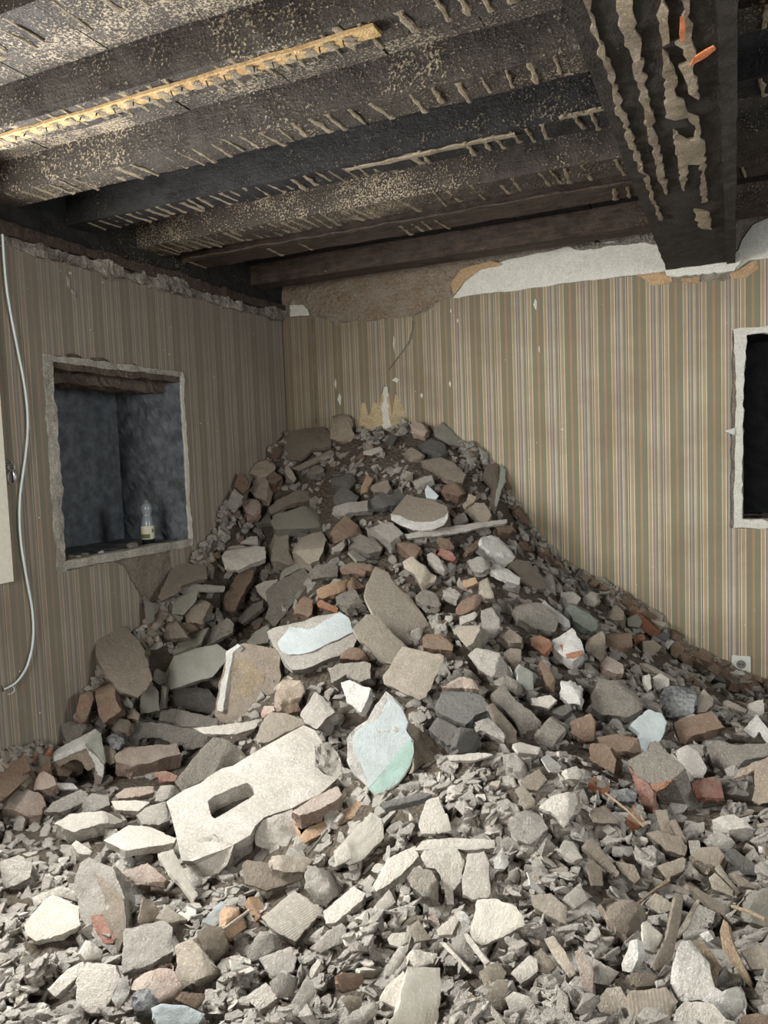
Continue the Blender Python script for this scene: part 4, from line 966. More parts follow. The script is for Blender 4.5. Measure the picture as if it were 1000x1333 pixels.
plaster_lump|plaster|E|pl,pl|0,45,.05,.08|pale lump directly above the frosted clinker block|445,600 480,578 525,605 525,640 460,650
tile_strip|tile|E|tl,ta|30,55,.02,.05|long tan strip of tile on the right slope, in a fan of strips|380,530 420,530 560,610 560,622 480,590
tile_strip|tile|E|tl,ta|30,55,.02,.05|tan strip of tile right of the frosted clinker block|785,712 805,705 900,755 890,770 800,735
painted_shard|plaster|I|bw,wh|5,40,.04,.13|bluish white six-sided painted piece right of centre|400,215 440,175 480,145 540,160 562,200 545,260 520,290 490,285 475,330 440,300 445,250
brick|brick|I|bk,br|0,58,.07,.10|dusty brown brick right of the bluish white six-sided piece|590,205 620,185 755,150 812,222 660,262 640,280 620,275
brick|brick|I|bk,rd|0,60,.05,.09|flat reddish brick left of the bluish white six-sided piece|255,265 340,250 440,270 450,310 400,330 330,325 270,290
brick|brick|I|bk,br|-10,40,.08,.09|squarish dark red-brown brick below the flat reddish brick|212,285 300,290 340,360 330,425 220,360
brick|brick|I|bk,bk|10,40,.08,.08|dark brown brick left of the flat reddish brick|140,195 230,160 250,200 245,280 205,285 150,250
stone|stone|I|dk,dk|0,45,.05,.09|small dark grey stone under the bright white rock|65,135 140,120 150,145 110,175 65,160
plaster_block|plaster|I|pl,tl|20,50,.06,.08|grainy whitish slab behind the big corner chunk of masonry|580,320 650,298 700,330 735,400 720,440 680,440 620,360
brick|brick|I|rd,pk|0,45,.07,.09|bright red broken brick right of the big corner chunk of masonry|672,450 770,435 800,470 810,530 700,520 680,490
plaster_block|plaster|I|pg,bw|-20,45,.09,.09|large bluish grey corner chunk at the right edge|730,290 780,275 860,300 1000,290 1060,300 1060,330 900,365 830,440 810,470 735,370
painted_shard|plaster|I|cr,wh|15,40,.02,.12|curved cream painted sheet at the right edge|845,450 880,400 1000,350 1050,345 1050,540 960,560 930,540 945,480 940,410
plaster_shard|plaster|I|wh,bw|-15,40,.025,.11|white angled strip piece at the right edge, above the corner chunk|890,235 950,165 1010,240 1040,290 1000,300 960,240 940,268
plaster_lump|plaster|I|pl,bw|-10,35,.06,.09|pale lilac-white lump at the right edge|920,115 980,100 985,160 940,190 908,165
brick|brick|I|pl,rd|10,66,.06,.08|white-topped red brick at lower right|755,615 850,600 945,650 830,668
plaster_lump|plaster|I|pr,pg|0,50,.07,.07|rough grey lump left of the white-topped red brick|740,690 790,665 860,720 830,760 770,750
plaster_slab|plaster|I|pl,pl|-15,52,.05,.06|large pale slab with crumbly left edge on the right of the mound|5,570 60,520 180,490 195,540 110,645 90,620 60,590
plaster_chip|plaster|I|pl,pl|0,45,.05,.07|pale grey cup-like piece behind the mound crest, right|95,410 170,390 195,430 180,450 105,440
plaster_plate|plaster|M|ta,pl|25,52,.02,.06|long tan triangular plate on the shaded right side of the mound|190,30 215,0 240,-10 355,140 350,155 270,95
clinker|stone|I|dc,dk|0,50,.04,.07|grey crusty clinker left of the big corner chunk of masonry|308,500 390,488 432,510 425,540 345,545
plaster_plate|plaster|I|ta,ta|10,42,.02,.07|upright brown plate in front of the big corner chunk of masonry|510,580 560,578 590,690 540,680
plaster_plate|plaster|I|ta,ta|30,50,.02,.06|narrow brown plate right of the upright brown plate|575,625 600,620 650,720 640,740
plaster_plate|plaster|I|ta,ta|10,58,.03,.05|lens-shaped brown plate below the upright brown plate|470,680 520,668 620,700 650,740 640,780 560,755
plaster_plate|plaster|I|ta,tl|0,52,.02,.06|brown hexagonal plate right of the mound, left of the corner chunk|230,580 290,560 350,620 345,640 240,635
plaster_block|plaster|J|pr,ta|-20,40,.12,.07|tall rough pale chunk with a red broken spot, lower left|320,200 345,100 385,75 490,120 540,250 550,350 540,440 510,512 430,450 390,400 345,330
tile_piece|tile|J|rb,pr|-10,55,.035,.07|thick ridged mortar tile at lower left|105,370 190,260 230,240 340,285 350,370 270,410 155,440 110,400
brick|brick|J|pr,pk|-5,52,.04,.09|pale square brick top, upper of the stacked pair at lower left|535,400 545,385 710,347 750,380 755,480 640,545 530,580
brick|brick|J|pk,br|0,55,.06,.07|pinkish mortar-covered brick under the pale square one, lower left|565,580 740,520 790,640 750,675 690,710 570,640
plaster_slab|plaster|J|tl,pl|-35,45,.05,.06|tan slab with pale front edge right of the stacked pair, lower left|755,460 830,430 930,545 930,570 780,655 760,600
brick|brick|J|ta,pk|5,42,.07,.08|rounded tan brick piece right of the tan slab, lower left|855,400 890,370 960,375 1000,450 995,500 940,530 880,480
painted_shard|plaster|J|bw,wh|20,45,.03,.10|bluish white painted shard at lower left, right of the tall rough chunk|880,355 900,330 960,265 995,285 965,350 935,375
brick|brick|K|bt,br|20,45,.06,.09|small orange-sided brick piece next to the bluish white shard, lower left|140,400 165,280 200,290 255,340 240,380 160,435
stone|stone|J|pl,gl|-5,50,.05,.08|smooth oval pale stone below the tall rough chunk|348,490 380,437 450,480 440,512 370,522
plaster_slab|plaster|J|pl,pg|-10,55,.04,.05|large pale slab low at the left, below the smooth oval stone|330,600 380,530 500,545 520,590 480,700 430,752 335,745
plaster_slab|plaster|J|pl,pl|-25,50,.03,.07|pale rectangular slab crossing the large slab at lower left|205,650 290,560 360,530 365,570 240,680
plaster_shard|plaster|J|wh,pl|-20,45,.03,.09|white upright shard left of the dark clinker at the bottom left|485,690 520,600 555,590 565,660 510,740
clinker|stone|J|dc,dk|0,50,.05,.07|dark round clinker under the pinkish mortar-covered brick|570,680 600,645 650,645 680,700 660,750 600,740
plaster_slab|plaster|J|bw,pl|0,58,.04,.07|bluish white slab at the bottom edge, left|655,730 700,712 810,720 890,755 860,800 680,800
brick|brick|J|bk,rd|0,52,.04,.07|reddish brown brick piece at the bottom, left of the picture's middle|760,690 790,660 885,670 890,690 850,735
brick|brick|J|tl,bt|0,50,.04,.08|tan wedge behind the pale square brick top|675,340 720,285 815,345 730,362
plaster_strip|plaster|J|pc,bt|15,50,.02,.08|long smooth pale strip with an orange brick end, below the concrete block|685,60 750,40 815,165 860,240 840,270 790,200 740,150
brick_crust|mortar|J|pk,rd|0,45,.06,.07|pink mortar crust lump left of the long smooth pale strip|525,140 640,100 720,170 700,200 600,200
plaster_lump|plaster|J|pr,pr|-10,50,.07,.05|rough pale lump at the left edge, lower left|0,90 80,65 140,100 130,160 60,200 0,200
plaster_slab|plaster|J|pl,pl|-10,50,.02,.06|pale bent slab above the ridged mortar tile|140,250 270,200 330,225 330,265 240,240 150,290
plaster_slab|plaster|J|ta,pl|10,40,.03,.07|upright tan slab between the tall rough chunk and the stacked pair|600,360 620,250 680,290 690,340 640,365
plaster_slab|plaster|F|pl,tl|-10,60,.03,.07|pale slab in front of the large pale-topped brick, lower left|310,730 330,710 400,760 390,775 340,770
tile_piece|tile|K|rb,pr|0,55,.03,.08|square ridged plate with a dark hole, below the concrete block|300,335 400,255 445,220 550,290 545,330 450,440 380,410 330,370
plaster_curl|plaster|K|ta,pl|-5,55,.025,.07|brown dish-shaped shell with a pale rim, under the concrete block|215,110 240,85 330,100 350,160 480,145 480,170 400,200 320,220 230,190
brick|brick|K|tl,br|0,48,.06,.09|rounded tan and orange brick below the concrete block|335,85 350,62 500,75 520,95 490,140 400,140 340,115
plaster_lump|plaster|K|pr,pl|-5,45,.07,.07|angular crusty pale lump left of the large flat plates, lower middle|490,210 500,110 600,130 665,205 580,290 530,260
plaster_slab|plaster|K|pl,tl|-20,52,.03,.07|long narrow plate lying diagonally in the lower middle|570,310 700,200 750,230 740,260 620,360 580,365
plaster_slab|plaster|K|pl,pr|-15,52,.04,.08|large lozenge-shaped plate in the lower middle|785,195 850,80 970,25 985,70 920,140 860,190 800,225
plaster_slab|plaster|K|pl,pl|0,50,.015,.09|small pale plate leaning on the broad smooth slab, lower middle|615,50 680,10 690,80 620,120
plaster_plate|plaster|K|pl,tl|0,52,.02,.07|four-cornered flat plate lower left of the middle|290,515 430,462 455,520 440,570 350,592
plaster_lump|plaster|K|pr,pr|-10,45,.06,.07|rough crumbly lump above the four-cornered flat plate|235,490 290,395 350,410 355,470 300,520 250,530
plaster_slab|plaster|K|pl,tl|-5,45,.04,.07|angular slab with a rounded lower edge, lower middle|510,470 600,390 650,360 670,380 665,440 560,490
plaster_lump|plaster|K|pr,pk|0,50,.05,.08|crusty lump right of the flat plates near the bottom|335,620 380,575 460,600 440,680 370,690
plaster_plate|plaster|K|pl,pl|-10,55,.03,.06|flat plate at the bottom below the crusty lump|230,680 320,620 380,680 290,745
plaster_shard|plaster|K|pl,tl|15,42,.03,.08|tall pointed shard near the bottom, left of the brown and orange chip|435,700 500,585 540,650 490,755 440,740
brick_chip|brick|K|bk,br|20,42,.04,.08|dark chip with an orange side near the bottom middle|630,590 660,575 735,580 750,610 720,650 665,665 640,650
plaster_slab|plaster|L|pc,pr|0,55,.09,.05|big clean smooth slab at the bottom edge of the picture|95,770 130,730 170,550 310,555 315,680 300,800 290,830 90,830
plaster_plate|plaster|K|pc,pl|0,58,.02,.11|clean square plate resting on the big smooth slab at the bottom|812,690 840,640 915,568 985,615 885,728 815,700
plaster_shard|plaster|K|pl,pl|10,50,.03,.08|elongated hexagonal shard above the clean square plate|835,560 900,460 935,465 925,510 870,590 840,590
plaster_chip|plaster|K|pc,wh|0,55,.012,.08|small light flake with a white rim, lower middle|848,430 870,405 945,400 940,440 900,465 855,450
stone|stone|K|pr,pk|-10,52,.05,.06|long rough stone at the bottom edge left of the big smooth slab|630,800 700,740 790,700 812,720 800,760 740,810
plaster_plate|plaster|K|tl,pl|0,50,.015,.08|small four-sided tan plate at the bottom, left of the long rough stone|650,690 680,672 740,685 735,730 690,770
plaster_plate|plaster|K|pl,pl|-10,52,.02,.07|pointed grey plate right of the long narrow plate, lower middle|775,330 790,290 855,215 885,270 830,320
plaster_plate|plaster|L|pc,pr|-5,55,.03,.10|large pale plate with a rounded right side, biggest on the front of the mound|440,400 470,260 545,252 640,290 670,330 678,375 600,410 490,460 455,440
plaster_slab|plaster|L|pl,tl|0,50,.03,.07|axe-shaped pale slab on the front of the mound|225,70 240,45 380,35 415,90 400,180 365,220 370,280 340,280 310,150 290,125 250,120
plaster_slab|plaster|L|pl,pr|5,48,.03,.09|upright rectangular slab touching the top of the largest mound plate|405,170 430,60 500,50 520,90 530,230 525,248 450,258 410,235
plaster_strip|plaster|L|pl,pl|0,55,.03,.09|long horizontal slab above the axe-shaped slab|200,45 230,5 350,-10 545,0 548,35 440,42
clinker|stone|L|pg,pg|-10,48,.06,.07|dark porous lump left of the axe-shaped slab|165,160 200,115 270,130 300,180 290,240 230,240 180,200
plaster_shard|plaster|L|pl,tl|-25,48,.03,.08|pointed shard left of the largest mound plate|292,390 380,322 392,350 360,410 300,415
plaster_shard|plaster|L|tl,pl|10,50,.02,.08|brownish triangular shard lower left of the largest mound plate|180,375 215,345 275,430 200,445
plaster_strip|plaster|L|pl,tl|-40,35,.012,.10|narrow plate on edge below the largest mound plate|400,410 425,405 525,530 505,545
plaster_strip|plaster|L|pl,tl|-40,35,.012,.09|thin curved plate on edge, second below the largest mound plate|305,445 330,445 445,570 440,582
stone|stone|L|tl,ta|10,45,.05,.07|tan angular stone below the narrow plates on edge|500,560 560,525 600,575 590,600 540,630
plaster_curl|plaster|L|tl,wh|20,42,.012,.09|tan curved shard with a white rim near the bottom right of middle|495,695 555,605 605,605 600,690 580,740 520,735
plaster_slab|plaster|L|pl,pc|-5,55,.03,.07|broad pale plate at the bottom, right of the tan curved shard|590,690 630,658 700,680 760,790 750,830 650,800
wooden_stick|wood|L|wo,wo|-30,50,.02,.10|brown stick lying at the bottom edge right of middle|430,680 450,672 620,790 610,805 580,800
plaster_slab|plaster|L|pl,tl|-15,50,.04,.07|pale slab right of the tan angular stone, bottom|615,580 700,500 730,520 735,570 660,625
plaster_slab|plaster|L|ta,tl|20,45,.02,.07|brown four-sided shard near the bottom right of middle|722,500 750,475 820,545 780,580 740,570
wood_piece|wood|L|tl,pr|-30,48,.03,.09|knobbly plaster-caked lath end on the right of the mound foot|760,430 800,415 850,480 900,580 870,600 800,500
wood_piece|wood|L|pk,wo|-10,45,.02,.10|long pinkish wood splinter standing at the foot of the mound|890,480 920,470 975,570 970,690 945,715 915,580
plaster_curl|plaster|L|wh,tl|30,40,.01,.09|thin white curled flake on the shaded side of the mound|690,140 710,165 770,235 745,235 705,195
paper_scrap|plaster|L|wh,wh|5,42,.02,.10|white crumpled cube-like piece on the front of the mound|540,90 580,35 610,100 590,130 545,125
plaster_slab|plaster|L|pl,pr|15,48,.03,.07|light angular slab right of the mound middle|850,250 920,185 950,260 900,295
plaster_slab|plaster|L|tl,tl|15,50,.03,.05|broad brownish slab on the right front of the mound|705,240 790,230 860,290 860,370 800,340 720,290
plaster_lump|plaster|L|pl,pc|0,48,.04,.08|smooth pale rounded lump beside the pinkish splinter|845,650 880,620 930,640 920,700 860,690
plaster_slab|plaster|L|pl,pr|10,48,.04,.07|pale knobbly slab high on the right front of the mound|820,50 850,0 890,10 930,80 890,95
stone|stone|L|pl,tl|-5,50,.05,.07|lens-shaped pale stone left of the thin curved plate|160,500 190,475 300,495 280,535 210,555 165,540
plaster_slab|plaster|L|pr,pl|-10,45,.05,.07|rough pale slab behind the narrow plates on edge|350,430 420,400 465,520 430,545 380,500
stone_slab|stone|M|ta,dk|5,50,.05,.07|large brown flat stone in the shaded hollow at lower right|270,260 330,235 460,280 485,315 460,400 390,415 345,380
plaster_plate|plaster|M|ta,tl|0,48,.02,.07|brown plate with straight edges at the top of the shaded hollow|515,115 630,75 645,85 635,130 560,170
plaster_plate|plaster|M|tl,ta|5,50,.02,.07|leaf-shaped tan plate in the shaded hollow|465,280 510,230 590,280 590,300 530,320
wooden_splinter|wood|M|wo,wo|20,45,.015,.10|short pale wood splinter pointing up right in the shaded hollow|430,270 540,185 575,160 577,178 500,225 440,277
wooden_board|wood|M|ta,tl|15,42,.02,.08|long brown board widening downwards in the shaded hollow|505,540 560,420 600,240 635,235 625,330 590,500 560,585 510,565
wooden_splinter|wood|M|tl,wo|-20,42,.015,.10|straight pale stick right of the long brown board|600,410 690,258 705,262 650,380 610,425
plaster_shard|plaster|M|pc,pl|10,45,.02,.09|pale five-sided shard left of the long brown board|455,360 475,352 545,415 510,490 460,470
plaster_slab|plaster|M|wh,pr|-10,45,.05,.09|large crumpled white crust piece at the bottom right|580,560 620,440 660,430 700,480 745,530 770,640 800,660 880,620 890,750 870,790 800,760 700,690 600,690 580,640
bark_piece|wood|M|wo,ta|15,42,.02,.12|dark brown fibrous piece held in the white crust at the bottom right|665,440 690,440 745,470 790,540 775,640 755,650 710,560
wooden_splinter|wood|M|wo,tl|-25,48,.02,.11|long clean wood splinter at the bottom right|790,395 805,345 825,360 840,430 920,610 935,650 905,625 800,470
tile_piece|tile|M|rg,pl|0,55,.03,.07|grooved brown tile at the bottom edge, lower right|385,680 400,655 560,640 610,700 570,790 560,820 405,820
plaster_slab|plaster|M|pl,pr|-5,55,.04,.07|pale rounded slab at the bottom edge under the white crust|600,740 640,700 760,710 820,780 800,820 580,820
plaster_slab|plaster|M|tl,pl|0,52,.03,.05|tan slab left of the grooved brown tile|250,700 300,640 360,635 400,720 400,810 300,810
plaster_slab|plaster|M|pl,tl|10,50,.03,.07|pale triangular slab right of the pinkish splinter|240,560 270,530 355,575 310,635 245,620
plaster_shard|plaster|M|wh,pl|-15,38,.03,.09|white upright nugget above the brown strip at the bottom right|365,540 400,440 430,430 435,520 410,575 370,570
plaster_slab|plaster|M|gg,gl|-10,50,.05,.06|big pale grey rounded rock at the right edge|850,320 870,280 910,225 1000,210 1050,215 1050,380 1000,385 900,350
stone|stone|M|ta,dk|0,50,.07,.06|dark brown rounded lump in the hollow at right|655,75 700,35 780,25 810,70 790,110 700,125
plaster_plate|plaster|M|dk,tl|15,55,.03,.06|long dark grey slab at the right edge of the hollow|815,50 850,38 955,110 960,150 900,150
plaster_strip|plaster|M|tl,ta|30,50,.015,.08|narrow tan strip pointing down right in the hollow|775,115 790,105 880,230 865,240
plaster_plate|plaster|M|tl,ta|25,52,.02,.07|oval tan plate right of the brown straight-edged plate|742,165 770,142 850,220 845,245 760,215
plaster_plate|plaster|M|ta,tl|25,55,.015,.07|thin tan plate at the right, above the big grey rounded rock|830,145 860,145 950,200 945,212 880,200
wooden_board|wood|M|ta,tl|30,50,.02,.08|long brown batten pointing down right in the hollow|655,205 690,205 835,300 830,340 750,290
paper_scrap|plaster|M|wh,bw|5,50,.01,.10|small bright white scrap near the straight pale stick|700,410 740,395 765,430 735,445
paper_scrap|plaster|M|wh,wh|0,50,.012,.10|tiny bright white scrap by the brown strip at the bottom right|515,612 540,603 555,628 520,637
stone|stone|M|ta,bk|0,50,.04,.07|brown strip-like stone below the white upright nugget|385,590 430,575 525,590 515,630 430,640
plaster_plate|plaster|M|ta,tl|10,45,.02,.07|brown pointed plate on the right side of the mound, second row|210,110 240,85 280,130 285,200 240,200
plaster_plate|plaster|M|ta,tl|5,50,.025,.06|brown rough plate above the large brown flat stone|335,90 420,110 445,165 420,190 350,130
plaster_slab|plaster|M|tl,pl|10,52,.03,.06|tan angular slab at the lower right edge|880,480 960,450 1020,500 1030,560 930,560
brick|brick|M|bk,tl|0,55,.04,.05|dark oblong block in the bottom right corner|890,760 950,750 1010,760 1010,820 880,820
plaster_slab|plaster|D|tl,ta|-20,45,.05,.11|tan square-cornered block in the upper middle, right of the upper tan slab|95,120 145,95 270,190 270,215 200,265 160,190 105,150
plaster_lump|plaster|D|pr,pg|10,45,.06,.10|pale crusty lump right of the tan square-cornered block|225,85 250,75 330,145 320,170 270,150 230,115
plaster_lump|plaster|D|pr,pl|5,45,.06,.11|layered chalky lump left of the creamy white lump, right slope|435,120 490,95 560,110 570,140 530,160 510,180 460,175
plaster_slab|plaster|D|ta,pl|35,42,.04,.09|large brown slab sloping down from the creamy white lump|690,110 760,130 840,215 850,270 800,265 710,215 660,130
plaster_shard|plaster|D|wh,pl|20,45,.03,.12|jagged white edged board on the right slope|555,150 580,135 640,160 710,210 705,245 640,225 560,180
stone_block|stone|D|pg,dk|0,42,.07,.10|dark grey layered block right of the three smooth tan slabs|162,300 210,265 270,290 297,345 285,362 200,345 165,325
brick|brick|D|bk,bk|10,40,.06,.10|rounded brown disc-like brick right of the dark grey layered block|375,370 400,320 470,280 500,285 500,330 470,370 400,402 375,395
plaster_lump|plaster|D|pr,pr|0,42,.05,.10|pale lumpy nugget above the rounded brown disc-like brick|305,260 340,245 400,290 380,325 320,300
brick|brick|D|tl,bt|10,40,.06,.11|tan block right above the rounded brown disc-like brick|495,230 540,205 555,240 578,300 530,310 500,285
brick_chip|brick|D|bt,br|0,42,.04,.11|small brick with a bright orange top left of the tan block, right slope|415,220 475,205 490,235 430,258 415,245
plaster_chip|plaster|D|pl,pl|0,45,.03,.12|pale oblong chip below the rounded brown disc-like brick|395,410 475,385 490,400 470,425 405,450
mortar_block|mortar|D|pg,pr|15,50,.08,.10|large pitted grey mortar block on the right slope|645,320 700,295 820,340 910,420 905,450 890,490 780,470 700,420 660,350
plaster_lump|plaster|D|pr,pl|0,40,.08,.13|peaked crusty plaster piece right of the three smooth tan slabs|505,380 560,360 600,420 605,460 580,505 545,500 520,540 475,560 510,460
stone|stone|D|tl,pr|-10,42,.08,.11|tan lumpy stone left of the peaked crusty plaster piece|358,480 385,460 495,445 500,480 465,545 430,570 390,520
plaster_block|plaster|D|pr,pg|-10,45,.09,.12|large rough grey block with cracked face below the peaked piece|430,600 470,570 560,590 600,600 660,690 655,720 560,725 500,690 460,640
brick|brick|D|bk,bt|-5,50,.06,.12|neat brown half brick beside the lowest smooth tan slab|200,520 225,500 345,500 360,575 355,588 205,572
plaster_slab|plaster|D|gl,pl|15,42,.04,.12|smooth pale grey slab standing below the large rough grey block|688,690 712,660 775,700 780,790 740,790 700,740
brick|brick|D|bk,pk|20,38,.05,.12|upright brown brick sliver right of the smooth pale grey slab|805,660 820,635 870,680 895,740 890,795 850,770
brick|brick|D|wh,br|30,45,.04,.12|long brick with a white edge pointing down right, right slope|815,345 835,325 965,430 970,465 945,465 815,358
brick|brick|D|wh,br|20,42,.08,.12|white plastered brick with bright orange patches, right slope|870,540 930,500 980,470 1030,540 1045,600 985,640 940,620 890,580
brick|brick|D|pk,bt|0,50,.05,.12|flat pinkish brick above the sandy concrete slab|300,780 440,715 490,740 480,780 420,778
plaster_slab|plaster|H|pg,pl|0,50,.05,.12|curved grey slab end left of the smooth pale standing slab|628,120 700,95 775,140 780,170 740,180 690,150
brick|brick|D|br,bk|0,42,.05,.09|shaded orange brick left of the white plastered brick|760,520 800,500 865,530 870,560 830,600 765,560
brick|brick|D|ta,dk|10,40,.07,.10|shaded brown block above the smooth pale grey slab|625,600 660,570 715,580 715,640 680,690 650,640
stone|stone|D|ta,ta|0,45,.06,.10|brown flat stone right of the peaked crusty plaster piece|590,480 650,465 720,520 715,545 650,545 600,510
"""
# ------------------------------------------------------------------ traced pieces
LANDMARKS = []
def run_data():
    for ln in DATA.strip().split('\n'):
        f = ln.split('|')
        nm, cat, crop, mt, ang, label, pts = f
        az, el, t, lift = [float(v) for v in ang.split(',')]
        kids = label.startswith(('long block with chip', 'tall rough pale', 'white plastered brick with', 'upright block with', 'big brown-faced', 'square ridged', 'thick ridged', 'grooved'))
        ob, P, n = traced(nm, crop, mt, az, el, t, lift, pts, jit='smooth tan slabs' not in label and 'largest' not in label and 'biggest' not in label, fac=not kids)
        az, el = LAST
        tag(ob, label, cat)
        LANDMARKS.append((P, label, ob))
        if label.startswith('long block with chipped'):
            f_, _, _ = traced('painted_face', 'C', 'bw', az, el, .006, 0, '365,545 430,462 520,478 560,466 610,430 690,392 735,415 765,490 700,520 560,585 480,608 420,610 382,588', parent=ob, base=P+n*.006, relief=.001)
        if label.startswith('tall rough pale chunk'):
            traced('broken_red_face', 'J', 'rd', az, el, .012, 0, '390,330 440,320 500,430 490,450 450,452 410,390', parent=ob, base=at_px_on(P, n, 'J', 450, 390)+n*.004)
            traced('smooth_tan_face', 'J', 'ta', az, el, .02, 0, '405,145 480,190 535,255 548,345 540,430 510,500 500,430 440,320 455,260', parent=ob, base=at_px_on(P, n, 'J', 490, 300)+n*.004)
        if label.startswith('white plastered brick with bright'):
            traced('orange_patch', 'D', 'br', az, el, .008, 0, '915,560 940,550 955,570 930,592', parent=ob, base=at_px_on(P, n, 'D', 935, 568)+n*.005)
            traced('orange_patch', 'D', 'br', az, el, .008, 0, '945,605 1000,590 1035,585 1038,605 985,630 950,625', parent=ob, base=at_px_on(P, n, 'D', 990, 608)+n*.005)
        if label.startswith('big brown-faced block with'):
            traced('white_rim', 'B', 'wh', az, el, .012, 0, '113,556 160,565 235,596 330,596 395,572 416,540 412,580 390,610 330,640 230,640 160,612 116,584', parent=ob, base=at_px_on(P, n, 'B', 270, 600)+n*.008, relief=.005)
        if label.startswith('upright block with yellowish'):
            traced('stained_patch', 'C', 'ye', az, el, .006, 0, '120,650 180,640 240,655 262,690 300,700 290,760 240,780 270,800 200,830 130,810 105,740', parent=ob, base=at_px_on(P, n, 'C', 180, 720)+n*.002, relief=.003)
            traced('white_edge', 'C', 'wh', az-30, el, .03, 0, '52,850 80,700 100,590 155,550 172,560 128,600 112,690 95,800 80,905 50,900', parent=ob, base=at_px_on(P, n, 'C', 95, 700)+n*.006, relief=.004)
        if label.startswith('square ridged plate'):
            traced('dark_hole', 'K', 'dk', az, el, .003, 0, '418,328 432,326 442,340 438,354 424,352', parent=ob, base=at_px_on(P, n, 'K', 430, 340)+n*.001, relief=.0005)  # flat dark patch standing in for the shade in a hole
def at_px_on(P, n, crop, x, y):
    ox, oy, k = CROP[crop]
    r = ray(ox+x/k, oy+y/k); t = (P-EYE).dot(n)/r.dot(n); return EYE+r*t
run_data()
# big block with a rectangular socket hole
ob, P, n = traced('concrete_block', 'G', 'cb,pl', -4, 58, .13, .23,
    '55,545 130,492 240,435 400,355 520,285 600,238 650,212 700,235 735,290 712,350 700,385 740,425 800,440 760,478 650,545 600,572 540,590 480,612 440,650 420,690 360,725 300,752 240,775 170,802 120,797 100,700 80,620',
    holes=['235,545 262,520 335,485 405,462 430,480 440,515 350,570 265,618 250,605'], relief=.004)
tag(ob, 'biggest pale concrete block, with a rectangular hole through its face, lower left centre', 'block')
BIGP, BIGN, BIGO = P, n, ob
LANDMARKS.append((P, 'the big concrete block with the rectangular hole', ob))
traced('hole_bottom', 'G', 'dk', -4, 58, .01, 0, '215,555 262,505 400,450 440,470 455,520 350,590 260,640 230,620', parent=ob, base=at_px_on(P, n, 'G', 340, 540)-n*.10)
traced('broken_lower_face', 'G', 'pl,ta', -15, 22, .09, 0, '428,690 470,628 540,600 600,578 622,640 628,700 560,735 500,756 445,735', parent=ob, base=at_px_on(P, n, 'G', 520, 660)-n*.03, relief=.006)
traced('broken_lower_face', 'J', 'pl,ta', -18, 25, .09, 0, '768,0 790,20 900,-20 960,-10 1015,20 1000,70 985,110 920,180 862,222 830,180 805,110', parent=ob, base=at_px_on(P, n, 'J', 890, 60)-n*.03, relief=.006)
traced('crumbled_mortar', 'G', 'pr', 10, 50, .06, 0, '700,300 760,290 800,330 830,395 880,430 935,470 960,540 930,560 900,532 830,470 760,430 700,390', parent=ob, base=at_px_on(P, n, 'G', 820, 430)-n*.01, relief=.014, jag=.02)
o2, P2, n2 = traced('brick', 'G', 'pk,br', -12, 74, .062, 0, '600,590 680,535 760,490 800,480 818,512 800,535 710,580 632,612', base=at_px_on(BIGP, BIGN, 'G', 715, 570)+BIGN*.055)
tag(o2, 'orange brick half crusted with pale mortar, bonded on top of the big concrete block', 'brick')
o3, P3_, n3 = traced('brick_slab', 'G', 'bt,br', -12, 66, .03, 0, '580,592 618,640 640,690 660,665 790,600 905,532 935,560 880,605 760,670 655,722 632,700', base=at_px_on(BIGP, BIGN, 'G', 760, 640)+BIGN*.02)
tag(o3, 'flat orange-brown brick slab under the mortar-crusted brick, on the edge of the big concrete block', 'brick')
# white and mint painted shard
ob, P, n = traced('painted_wall_shard', 'H', 'wh,wh', 2, 28, .035, .17,
    '5,370 40,325 95,290 130,225 175,165 205,190 250,232 275,300 265,340 295,380 300,430 285,490 230,570 180,612 130,626 100,590 40,530 5,470', relief=.008)
tag(ob, 'large upright wall plaster shard painted white above and mint green below, centre', 'painted plaster')
LANDMARKS.append((P, 'large upright white and mint painted shard in the centre', ob))
traced('white_painted_face', 'H', 'bw', 2, 28, .004, 0, '30,360 50,335 110,300 140,285 170,230 185,205 205,200 245,240 270,300 262,335 290,378 95,588 92,545 60,470 30,415', parent=ob, base=at_px_on(P, n, 'H', 160, 400)+n*.008, relief=.001, amp=.01)
traced('mint_painted_face', 'H', 'mi', 2, 28, .004, 0, '97,588 270,382 293,388 297,430 282,485 232,560 180,600 135,612', parent=ob, base=at_px_on(P, n, 'H', 210, 500)+n*.0083, relief=.001, amp=.01)
traced('brick_backing', 'H', 'ta,ta', 45, 35, .03, 0, '268,292 330,340 400,382 440,428 400,470 340,478 290,520 298,430 292,380 266,338', parent=ob, base=at_px_on(P, n, 'H', 340, 410)-n*.03, relief=.007)
# corner chunk of brick masonry, right
ob, P, n = traced('masonry_chunk', 'I', 'pg,bk', -34, 60, .27, .30, '385,370 430,345 480,316 487,290 512,278 540,305 575,340 640,397 612,425 560,455 520,462 480,464 430,430', relief=.002, shrink=-.02)
tag(ob, 'big corner chunk of brick masonry with a flat grey plastered top, right', 'masonry')
LANDMARKS.append((P, 'the big corner chunk of masonry', ob))
mark(pts_of('I', '390,380 640,400 700,560 720,640 640,665 520,600 440,560'))
traced('broken_brick_side', 'I', 'rd,wh', -35, 20, .03, 0, '388,385 430,435 480,468 500,500 505,595 480,600 450,560 440,510 410,450', parent=ob, base=at_px_on(P, n, 'I', 455, 500)-n*.05, relief=.01)
traced('orange_broken_edge', 'I', 'br', 5, 30, .02, 0, '490,466 560,458 600,440 560,480 520,500 498,490', parent=ob, base=at_px_on(P, n, 'I', 530, 475)+n*.0, relief=.008)
